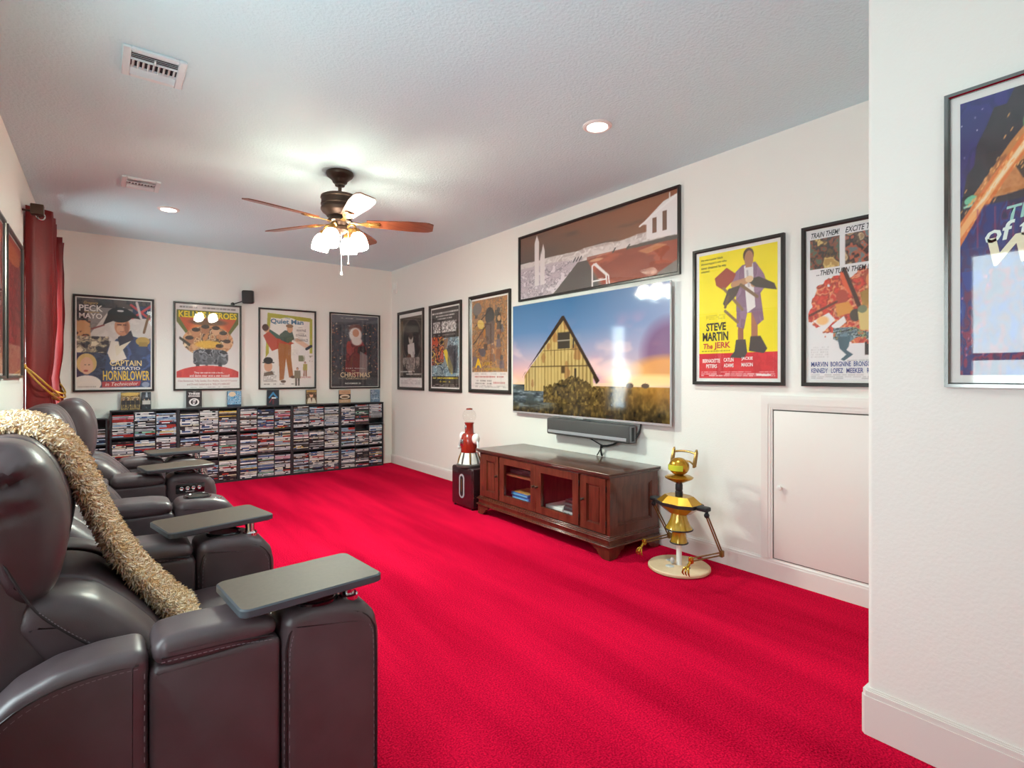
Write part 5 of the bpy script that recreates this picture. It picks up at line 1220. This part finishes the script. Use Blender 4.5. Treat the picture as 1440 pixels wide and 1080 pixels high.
# ------------------------------------------------------------------ fleece throw over the first recliner
def throw():
    t = thing('fleece_throw', 'curly cream fleece throw hanging over the nearest recliner headrest to its seat', 'blanket', (-.05, 1.98, .55))
    C = [Vector(p) for p in ((-.41, 0, .90), (-.375, 0, 1.0), (-.325, 0, 1.085), (-.25, 0, 1.122), (-.175, 0, 1.125), (-.105, 0, 1.082), (-.05, 0, .980), (-.008, 0, .865), (.045, 0, .745), (.115, 0, .635), (.17, 0, .565), (.225, 0, .528))]
    Q = catmull(C, 10); n = len(Q); m = 22
    yc, hw, ht = 1.975, .172, .022
    def frame(i):
        T = (Q[min(i+1, n-1)]-Q[max(i-1, 0)]).normalized(); return T, Vector((-T.z, 0, T.x))*-1 if False else Vector((T.z*-1, 0, T.x))
    grid = []; nrm = []
    rg = np.random.default_rng(11)
    for i in range(n):
        T, N = frame(i); s = i/(n-1); k = 1.0
        if s > .93: k = max(.25, math.sqrt(max(0, 1-((s-.93)/.075)**2)))
        w_ = hw*(1-.16*s)*(.75+.25*k); h_ = ht*k*(1.1+.25*math.sin(s*17)*.3)
        y_ = yc + .015*math.sin(s*5) - .03*s
        for j in range(m):
            a = 2*PI*j/m; ca, sa = math.cos(a), math.sin(a)
            bump = 1+.10*math.sin(s*40+j*1.3)
            p = Q[i]+N*(sa*abs(sa)**-.2*h_*bump if sa else 0)+Vector((0, ca*w_*(1+.03*math.sin(s*31)), 0)); p.y += y_
            grid.append(p); nn = (N*sa*w_*.6+Vector((0, ca*h_*2.5, 0))).normalized(); nrm.append(nn)
    fs = [(i*m+j, i*m+(j+1) % m, (i+1)*m+(j+1) % m, (i+1)*m+j) for i in range(n-1) for j in range(m)]
    fs += [tuple(reversed(range(m))), tuple(range((n-1)*m, n*m))]
    fl = bpy.data.materials.new('cream_fleece'); fl.use_nodes = True; N_ = fl.node_tree.nodes; b = N_['Principled BSDF']; b.inputs['Roughness'].default_value = .9; b.inputs['Specular IOR Level'].default_value = .15
    ge = N_.new('ShaderNodeNewGeometry'); rp = N_.new('ShaderNodeValToRGB'); fl.node_tree.links.new(ge.outputs['Random Per Island'], rp.inputs[0]); fl.node_tree.links.new(rp.outputs[0], b.inputs['Base Color'])
    rp.color_ramp.elements[0].color = (*s2l('e2bc8a'), 1); rp.color_ramp.elements[1].color = (*s2l('fcefdc'), 1); e = rp.color_ramp.elements.new(.45); e.color = (*s2l('f0d8b4'), 1)
    MB().add(grid, fs).build('backing_cloth', pm('fleece_ground', 'd0a878', .95), t)
    # curly tufts
    K = 15000
    G = np.array([tuple(p) for p in grid]).reshape(n, m, 3); NN = np.array([tuple(p) for p in nrm]).reshape(n, m, 3)
    fi = rg.random(K)*(n-1.001); fj = rg.random(K)*m
    i0 = fi.astype(int); j0 = fj.astype(int) % m; u = (fi-i0)[:, None]; v = (fj-np.floor(fj))[:, None]; j1 = (j0+1) % m
    P = (G[i0, j0]*(1-u)+G[i0+1, j0]*u)*(1-v)+(G[i0, j1]*(1-u)+G[i0+1, j1]*u)*v
    D = NN[i0, j0]*(1-v)+NN[i0, j1]*v; D /= np.linalg.norm(D, axis=1)[:, None]+1e-9
    R1 = rg.normal(size=(K, 3)); R1 -= (R1*D).sum(1)[:, None]*D; R1 /= np.linalg.norm(R1, axis=1)[:, None]; R2 = np.cross(D, R1)
    L = rg.uniform(.010, .019, K)[:, None]; rad = rg.uniform(.0028, .0046, K)[:, None]; g = np.array([0, 0, -1.])
    pts = []
    for s in range(5):
        q = s/4; ang = q*2.6
        pts.append(P-D*.003+D*L*(q*.9)+(R1*np.cos(ang)+R2*np.sin(ang)-R1)*L*.34*q+g*L*.25*q*q)
    tap = [1., 1.05, .95, .75, .25]; V = []
    for s in range(5):
        for c in range(3):
            a = 2*PI*c/3; V.append(pts[s]+(R1*math.cos(a)+R2*math.sin(a))*rad*tap[s])
    V = np.stack(V, 1); base = (np.arange(K)*15)[:, None]
    q = [(s*3+c, s*3+(c+1) % 3, (s+1)*3+(c+1) % 3, (s+1)*3+c) for s in range(4) for c in range(3)]
    F = (base[:, None]+np.array(q)[None]).reshape(-1, 4)
    off = np.array(wloc(t)); me = bpy.data.meshes.new('fleece_pile'); co = V.reshape(-1, 3)-off
    me.vertices.add(len(co)); me.vertices.foreach_set('co', co.ravel()); me.loops.add(F.size); me.loops.foreach_set('vertex_index', F.ravel().astype(np.int32))
    me.polygons.add(len(F)); me.polygons.foreach_set('loop_start', np.arange(0, F.size, 4, dtype=np.int32)); me.update(calc_edges=True)
    me.polygons.foreach_set('use_smooth', [True]*len(F)); me.materials.append(fl)
    o = bpy.data.objects.new('fleece_pile', me); COL.objects.link(o); o.parent = t; o['kind'] = 'stuff'
throw()

# ------------------------------------------------------------------ curtains
def curtain(label, y0, y1, folds, z0, z1, tie, flip=False):
    t = thing('curtain', label, 'curtain', (-.38, (y0+y1)/2, 0))
    path = []
    for i in range(folds*2+1):
        yy = y0+(y1-y0)*i/(folds*2); path.append(Vector(((-.455 if (i % 2 == 0) != flip else -.297), yy, 0)))
    # rounded zigzag
    Q = []
    for i, p in enumerate(path):
        if 0 < i < len(path)-1:
            a = p+(path[i-1]-p)*.16; b = p+(path[i+1]-p)*.16; Q += [a, a*.25+p*.5+b*.25, b]
        else: Q.append(p)
        if i < len(path)-1:
            d = path[i+1]-p
            for s in (.35, .5, .65): Q.append(p+d*s)
    zs = list(np.linspace(z1, z0, 34)); vs_ = []; m = len(Q)
    rg = np.random.default_rng(int(y0*10))
    for k, z in enumerate(zs):
        g = max(0, 1-abs(z-tie)/.34)**1.5 if tie else 0
        for i, p in enumerate(Q):
            cy = y0 if not flip else y1
            s = (.004*math.sin(z*7+i*.9)+.003*math.sin(z*17+i*2.1))*min(1, i/4)
            yy = p.y+(cy-p.y)*.22*g; xx = p.x+(-.44-p.x)*.22*g+s
            vs_.append((max(xx, XL+.006), yy+s*.6, z))
    fs = [(k*m+i, k*m+i+1, (k+1)*m+i+1, (k+1)*m+i) for k in range(len(zs)-1) for i in range(m-1)]
    o = MB().add(vs_, fs).build('cloth', M['curtain'], t, angle=180)
    sol = o.modifiers.new('thickness', 'SOLIDIFY'); sol.thickness = .003; sol.offset = 0
    for i in range(folds*2):
        p, q = path[i], path[i+1]; c = (p+q)/2; d = (q-p).normalized(); nrm = Vector((d.y, -d.x, 0))
        rot = nrm.to_track_quat('Z', 'Y').to_matrix().to_4x4()
        MB().torus((c.x, c.y, z1-.055), .029, .006, 24, 8, rot).build('grommet', M['chrome'], t)
    if tie:
        for dz in (0, .035):
            yc = (y0+ (y1-y0)*.4) if not flip else (y1-(y1-y0)*.4)
            ya = y0-.03 if not flip else y1+.03
            MB().tube([(XL+.008, ya, tie+.10), (-.40, ya, tie+.04-dz), (-.325, ya+(.03 if not flip else -.03), tie-.05-dz*1.2), (-.285, yc, tie-.12-dz), (-.30, yc+(.15 if not flip else -.15), tie-.13-dz), (XL+.03, yc+(.2 if not flip else -.2), tie-.06-dz)], .007, 8, 6).build('tie_cord', M['cord'], t)
        MB().ell((XL+.012, ya, tie+.10), (.011, .013, .016), 12, 8).build('tie_hook', M['cord'], t)
    return t
curtain('dark red grommet curtain tied back with gold cord, in front of the far left window', 5.26, 5.90, 3, .04, 2.50, 1.22)
curtain('dark red grommet curtain hanging at the far side of the far left window', 6.30, 6.56, 2, .04, 2.50, 1.22, True)
curtain('dark red grommet curtain beside the window behind the nearest recliner', 1.0, 1.34, 2, .04, 2.50, 1.15, True)
def rod(y0, y1, label):
    t = thing('curtain_rod', label, 'rod', (-.38, (y0+y1)/2, 2.445))
    MB().tube([(-.38, y0, 2.445), (-.38, y1, 2.445)], .013, 14).build('pole', M['bronze'], t)
    for y in (y0-.03, y1+.03): MB().rbox(-.417, -.343, y-.034, y+.034, 2.408, 2.482, .006, 2).build('finial', M['bronze'], t)
    for y in (y0+.02, y1-.03):
        MB().tube([(XL+.002, y, 2.445), (-.375, y, 2.445)], .008, 10).build('bracket', M['bronze'], t)
rod(5.16, 6.62, 'dark bronze curtain rod with square finials over the far red curtains')
rod(-.25, 1.40, 'dark bronze curtain rod over the window behind the nearest recliner')

# ------------------------------------------------------------------ disc racks along the back wall
UW, UX0, YFr, YBk, UH = .607, .050, 6.972, 7.114, .878
ROWZ = [(.022, .296), (.308, .583), (.595, .866)]
def rack_unit(x0, cols, w, h, rows, label):
    t = thing('disc_rack', label, 'rack', (x0+w/2, (YFr+YBk)/2, 0), 0, 'black disc racks')
    for x in (x0, x0+w-.014): MB().box(x, x+.014, YFr, YBk, .0, h-.012).build('side_panel', M['rack'], t, smooth=False)
    MB().box(x0-.001, x0+w+.001, YFr-.004, YBk, h-.012, h).build('top_panel', M['rack'], t, smooth=False)
    MB().box(x0+.014, x0+w-.014, YBk-.006, YBk-.001, .0, h-.012).build('back_panel', M['rack'], t, smooth=False)
    MB().box(x0+.014, x0+w-.014, YFr+.004, YBk-.006, .0, .022).build('plinth', M['rack'], t, smooth=False)
    for a, b in zip(rows, rows[1:]): MB().box(x0+.014, x0+w-.014, YFr+.001, YBk-.006, a[1], b[0]).build('shelf', M['rack'], t, smooth=False)
    iw = w-.028
    for c in range(1, cols):
        x = x0+.014+iw*c/cols
        for a, b in rows: MB().box(x-.003, x+.003, YFr+.001, YBk-.006, a, b).build('divider', M['rack'], t, smooth=False)
    return t
r0 = rack_unit(UX0, 3, UW, UH, ROWZ, 'black three-column disc rack at the left end of the row, behind the recliners')
rl = [None, 'second black disc rack from the left, with a black and white box on top', 'third black disc rack, in the middle of the row', 'fourth black disc rack, under the man in brown and the winter poster', 'black disc rack at the right end of the row, by the room corner']
for i in range(1, 5):
    c = copy_tree(r0); c.location = r0.location+Vector((UW*i, 0, 0)); c['label'] = rl[i]
rack_unit(-.175, 1, .205, .80, [(.022, .26), (.272, .52), (.532, .788)], 'narrow low black rack in the left corner, partly hidden by the recliners')

# disc cases: ends with a coloured spine
CASEM = pm('disc_case', 'ffffff', .3, vcol='Col')
PALS = [('white', ['ecebe8', 'dcdcda', 'c8c8c8']), ('black', ['1c1c20', '2a2a2e', '38383c']), ('pale blue', ['a8c4dc', 'c4d8e8', '88acd0']), ('dark blue', ['24406e', '30548c', '1c2c4c']), ('red', ['b42c2c', 'c84040', '8c2024']),
        ('cream', ['e4dcc4', 'd8ccac', 'ece4d4']), ('brown', ['6a4c38', '86644a', '4c3628']), ('grey', ['8c8e92', 'a8aaac', '6c6e74']), ('pink', ['c88c98', 'dca8b0', 'b4687c']), ('yellow', ['d8b848', 'e4cc74', 'b89430']), ('green', ['6ca088', '88b89c', '4c7c64']), ('silver', ['c0c4ca', 'd4d8dc', 'a0a4aa'])]
WGT = np.array([7.5, 4.2, 2.2, 1.8, .8, 1.7, .8, 2.8, .25, .5, .5, 2.8]); WGT /= WGT.sum()
def case_arrays(w, d, h, pal, rg):
    """box whose front face is cut into printed lengths; returns verts, faces, face colours"""
    nseg = int(rg.integers(4, 8)); xs = np.sort(rg.random(nseg-1)); xs = np.concatenate([[0], xs, [1]])*w-w/2
    v = []; f = []; c = []
    body = '1b1c20' if rg.random() < .75 else '2c3e60' if rg.random() < .6 else '8a9098'
    inset = h*.19
    main = pal[1][0]
    def quad(pts, col):
        o = len(v); v.extend(pts); f.append((o, o+1, o+2, o+3)); c.append(s2l(col))
    x0, x1 = -w/2, w/2
    for i in range(nseg):
        a, b = xs[i], xs[i+1]
        col = main if i % 2 == 0 else (pal[1][int(rg.integers(1, 3))] if rg.random() < .6 else ['ece8e2', '22222a', '3c5c94', 'c8c4bc', '7c6c60', 'b8382e', '22222a'][int(rg.integers(0, 7))])
        quad([(a, -d/2, inset), (b, -d/2, inset), (b, -d/2, h-inset), (a, -d/2, h-inset)], col)
    quad([(x0, -d/2, 0), (x1, -d/2, 0), (x1, -d/2, inset), (x0, -d/2, inset)], body); quad([(x0, -d/2, h-inset), (x1, -d/2, h-inset), (x1, -d/2, h), (x0, -d/2, h)], body)
    quad([(x0, -d/2, h), (x1, -d/2, h), (x1, d/2, h), (x0, d/2, h)], body); quad([(x0, d/2, 0), (x1, d/2, 0), (x1, -d/2, 0), (x0, -d/2, 0)], body)
    quad([(x1, -d/2, 0), (x1, d/2, 0), (x1, d/2, h), (x1, -d/2, h)], body); quad([(x0, d/2, 0), (x0, -d/2, 0), (x0, -d/2, h), (x0, d/2, h)], body); quad([(x1, d/2, 0), (x0, d/2, 0), (x0, d/2, h), (x1, d/2, h)], body)
    return v, f, c
def case_mesh(name, v, f, c):
    me = bpy.data.meshes.new(name); me.from_pydata(v, [], f)
    at = me.color_attributes.new('Col', 'FLOAT_COLOR', 'CORNER')
    me.color_attributes[0].data.foreach_set('color', np.repeat(np.array([(*q, 1) for q in c]), 4, 0).ravel()); me.materials.append(CASEM); me.update(); return me
rgc = np.random.default_rng(21)
LIB = {}
for hi, h in enumerate((.0135, .0145, .021)):
    for pi, pal in enumerate(PALS):
        for vv in range(3):
            v, f, c = case_arrays(.181, .128, h, pal, rgc); LIB[(hi, pi, vv)] = (h, case_mesh('disc_case', v, f, c), v, f, c)
ORD = ['first', 'second', 'third', 'fourth', 'fifth', 'sixth', 'seventh', 'eighth', 'ninth', 'tenth', 'eleventh', 'twelfth', 'thirteenth', 'fourteenth', 'fifteenth', 'sixteenth', 'seventeenth', 'eighteenth', 'nineteenth', 'twentieth']
ROWN = ['bottom', 'middle', 'top']
# cells hidden behind the recliners come last; the leftmost columns are nearest the camera
cells = [(c, r) for c in range(15) for r in (2, 1, 0)]
hidden = {(c, 0) for c in range(4)} | {(0, 1), (1, 1), (2, 1)}
order = [q for q in cells if q not in hidden]+[q for q in cells if q in hidden]
iw = (UW-.028)/3; sv, sf, sc_ = [], [], []; made = 0
for ci, ri in order:
    u, k = divmod(ci, 3); cx = UX0+UW*u+.014+iw*(k+.5)
    a, b = ROWZ[ri]; z = a+.0006; stack = []
    fillto = b-rgc.uniform(.004, .030)
    if (ci, ri) == (14, 2): fillto = b-.01
    if (ci, ri) == (13, 1): fillto = b-.08
    nlift = int(rgc.integers(5, 14)) if rgc.random() < .45 else -1
    group_pal = int(rgc.choice(len(PALS), p=WGT)); bias = rgc.random()*.35
    if (ci, ri) == (14, 2): z += .075
    shelf_gap = (ci, ri) == (14, 2)
    n_ = 0
    while True:
        hi = int(rgc.choice(3, p=[.52, .38, .10])); pi = group_pal if rgc.random() < bias else int(rgc.choice(len(PALS), p=WGT)); vv = int(rgc.integers(0, 3))
        if shelf_gap: pi = 7 if n_ < 6 else 11
        h = LIB[(hi, pi, vv)][0]
        if z+h > fillto: break
        stack.append((z, hi, pi, vv)); z += h+.0003; n_ += 1
    N = len(stack)
    ledge = None
    if shelf_gap:       # this cubby is empty below an inner ledge
        lt = MB().box(cx-iw/2+.004, cx+iw/2-.004, YFr+.006, YBk-.008, a+.066, a+.0752).build('rack_ledge', M['rack'], None, smooth=False)
        tag(lt, 'thin black ledge holding discs in the top cubby of the right end rack', 'shelf')
    for idx, (zz, hi, pi, vv) in enumerate(stack):
        h, me, v, f, c = LIB[(hi, pi, vv)]
        dy = rgc.uniform(-.003, .005); dxx = rgc.uniform(-.0025, .0025); yb = (YFr+YBk)/2-.0025+dy; fromtop = N-1-idx
        if made < 300 and (ci, ri) not in hidden:
            o = bpy.data.objects.new('disc_case', me); COL.objects.link(o); o.location = (cx+dxx, yb, zz)
            col_words = ORD[ci]
            tag(o, f'{PALS[pi][0]} spined disc case, {ORD[fromtop]} from top, {ROWN[ri]} cubby of {col_words} column from left', 'disc case', 'disc cases in the racks'); made += 1
        else:
            off = len(sv); sv += [(p[0]+cx+dxx, p[1]+yb, p[2]+zz) for p in v]; sf += [tuple(i+off for i in q) for q in f]; sc_ += c
# the narrow rack in the corner
for a, b in [(.022, .26), (.272, .52), (.532, .72)]:
    z = a+.0006
    while True:
        h, me, v, f, c = LIB[(int(rgc.integers(0, 2)), int(rgc.choice(len(PALS), p=WGT)), 0)]
        if z+h > b-.02: break
        off = len(sv); sv += [(p[0]*.93-.0725, p[1]+(YFr+YBk)/2, p[2]+z) for p in v]; sf += [tuple(i+off for i in q) for q in f]; sc_ += c; z += h+.0003
so = bpy.data.objects.new('disc_case_rows', case_mesh('disc_case_rows', sv, sf, sc_)); COL.objects.link(so); so['kind'] = 'stuff'
tag(so, 'rows of many disc cases filling the right-hand racks and the cubbies behind the recliners', 'disc cases')

# boxes standing on top of the racks
def topbox(x0, x1, h, y, label, art, texts=(), d=.03, cat='box'):
    w = x1-x0
    t = thing('display_box', label, cat, ((x0+x1)/2, y, UH)); z0 = UH+.0003
    MB().rbox(x0, x1, y, y+d, z0, z0+h, .002, 1).build('case', pm('box_card', '2a2a2e', .4), t)
    e = bpy.data.objects.new('front_print', None)
    A = art(w-.004, h-.004); o = A.mesh('front_print', t, M['print'], 0, 0, 0)
    o.rotation_euler = (PI/2, 0, 0); o.location = (-w/2+.002, -.0006, .002+.0003)
    bpy.data.objects.remove(e)
    for s, (u0, v0, u1, v1), col, kw in texts:
        tx = text(o, s, u0*(w-.004), (1-v1)*(h-.004), u1*(w-.004), (1-v0)*(h-.004), .0006, col, **kw)
    return t
def t_gold(w, h):
    A = Art(w, h, 60, 60, '8a7448'); A.mott(0, 0, 1, 1, ['8a7448', '6a5434', 'b89c5c', '4a3c2c'], 5, 6, 150); A.ell(.5, .1, .6, .12, 'd8b860', 0, .8, .6)
    for i in range(4): A.person(.14+.24*i, .36, .56, '2a2628', '3c3430', 'c8a888', '3a2c24', 1.3)
    A.dashes(.1, .27, .95, .36, 1, 'e8e0cc', 151, .9); return A
def t_dark(w, h):
    A = Art(w, h, 40, 60, '2c3038'); A.mott(0, 0, 1, 1, ['2c3038', '1c1e24', '454a52'], 4, 6, 152); A.poly([(.45, .02), (.6, .02), (.66, .3), (.4, .3)], '9aa4ae')
    for i in range(2): A.person(.28+.44*i, .38, .55, 'b8b4ac', '24242a', 'c8a888', '2a2420', 1.3)
    return A
def t_stooge(w, h):
    A = Art(w, h, 50, 65, '2b272a'); A.ell(.5, .66, .33, .22, 'e4e0de'); A.ell(.5, .66, .22, .15, '2b272a'); A.poly([(.42, .55), (.62, .53), (.52, .80), (.42, .78)], 'e4e0de'); A.rect(.46, .6, .52, .72, '2b272a'); A.rect(0, .95, 1, .97, '8a8686'); return A
def t_blue(w, h):
    A = Art(w, h, 50, 65, '5a9ac0'); A.mott(0, 0, 1, 1, ['5a9ac0', 'a8cce0', '2c5a84', 'd8e8f0', '3c7aa4'], 8, 7, 153); A.ell(.35, .2, .25, .16, 'd8c0a0'); A.rect(0, .86, 1, 1, '1c2c44'); return A
def t_navy(w, h):
    A = Art(w, h, 50, 65, '1c2430'); A.poly([(.5, .1), (.9, .5), (.8, .55), (.5, .28), (.2, .55), (.1, .5)], '3c84b4'); A.line(.2, .8, .45, .5, .02, 'a83a4a'); A.rect(.38, .48, .75, .56, 'e0e4e8'); A.rect(.44, .6, .58, .95, '5a2430'); return A
def t_sepia(w, h):
    A = Art(w, h, 45, 65, '6a5640'); A.mott(0, 0, 1, 1, ['6a5640', '8a7454', '4c3c2c'], 4, 6, 154); A.rect(.05, .04, .95, .16, 'a88c4c'); A.ell(.48, .38, .17, .14, 'd4a888'); A.ell(.48, .27, .19, .08, '5c3c28'); A.poly([(.1, .95), (.2, .6), (.45, .52), (.8, .62), (.95, .95)], 'd8ccb8'); A.poly([(.4, .55), (.6, .55), (.52, .9)], '6a5040'); return A
def t_tan(w, h):
    A = Art(w, h, 45, 65, 'c09a78'); A.rect(0, .32, 1, .72, '2c2620'); A.ell(.5, .52, .42, .17, 'd8c8b0'); A.ell(.5, .55, .3, .08, '6a5038'); A.dashes(.15, .1, .85, .26, 2, '8a6a50', 155); A.dashes(.2, .8, .8, .92, 1, 'e0c8b0', 156); return A
def t_steel(w, h):
    A = Art(w, h, 45, 65, '6a8298'); A.mott(0, 0, 1, 1, ['6a8298', '8aa0b4', '4c6074', 'a4b4c4'], 5, 6, 157); A.dashes(.1, .2, .9, .5, 3, '3c4c5c', 158); A.dashes(.15, .68, .85, .78, 1, 'e0e8f0', 159); return A
topbox(.144, .312, .190, 7.045, 'gold-toned boxed set with a row of figures on the left end rack', t_gold)
topbox(.326, .412, .190, 7.045, 'narrow dark box touching the gold-toned boxed set', t_dark)
topbox(.741, .895, .198, 7.03, 'black box with white lettering and a round white emblem on the racks', t_stooge, [('THE', (.42, .04, .58, .09), '#e4e0de', {}), ('THREE', (.12, .11, .88, .23), '#e4e0de', dict(bold=.04)), ('STOOGES', (.12, .26, .88, .36), '#e4e0de', dict(bold=.04))])
topbox(1.158, 1.310, .185, 7.05, 'pale blue disc case standing on the racks beside the black emblem box', t_blue, d=.016)
topbox(1.596, 1.738, .190, 7.05, 'dark navy disc case with a blue arrow shape standing on the racks', t_navy, d=.016)
topbox(2.063, 2.200, .185, 7.05, 'sepia disc case showing a seated person, standing on the racks', t_sepia, d=.016)
topbox(2.490, 2.650, .175, 7.05, 'tan disc case with a dark band, third of the cases from the corner', t_tan, d=.016)
topbox(2.932, 3.070, .175, 7.05, 'steel blue disc case standing nearest the room corner', t_steel, d=.016)
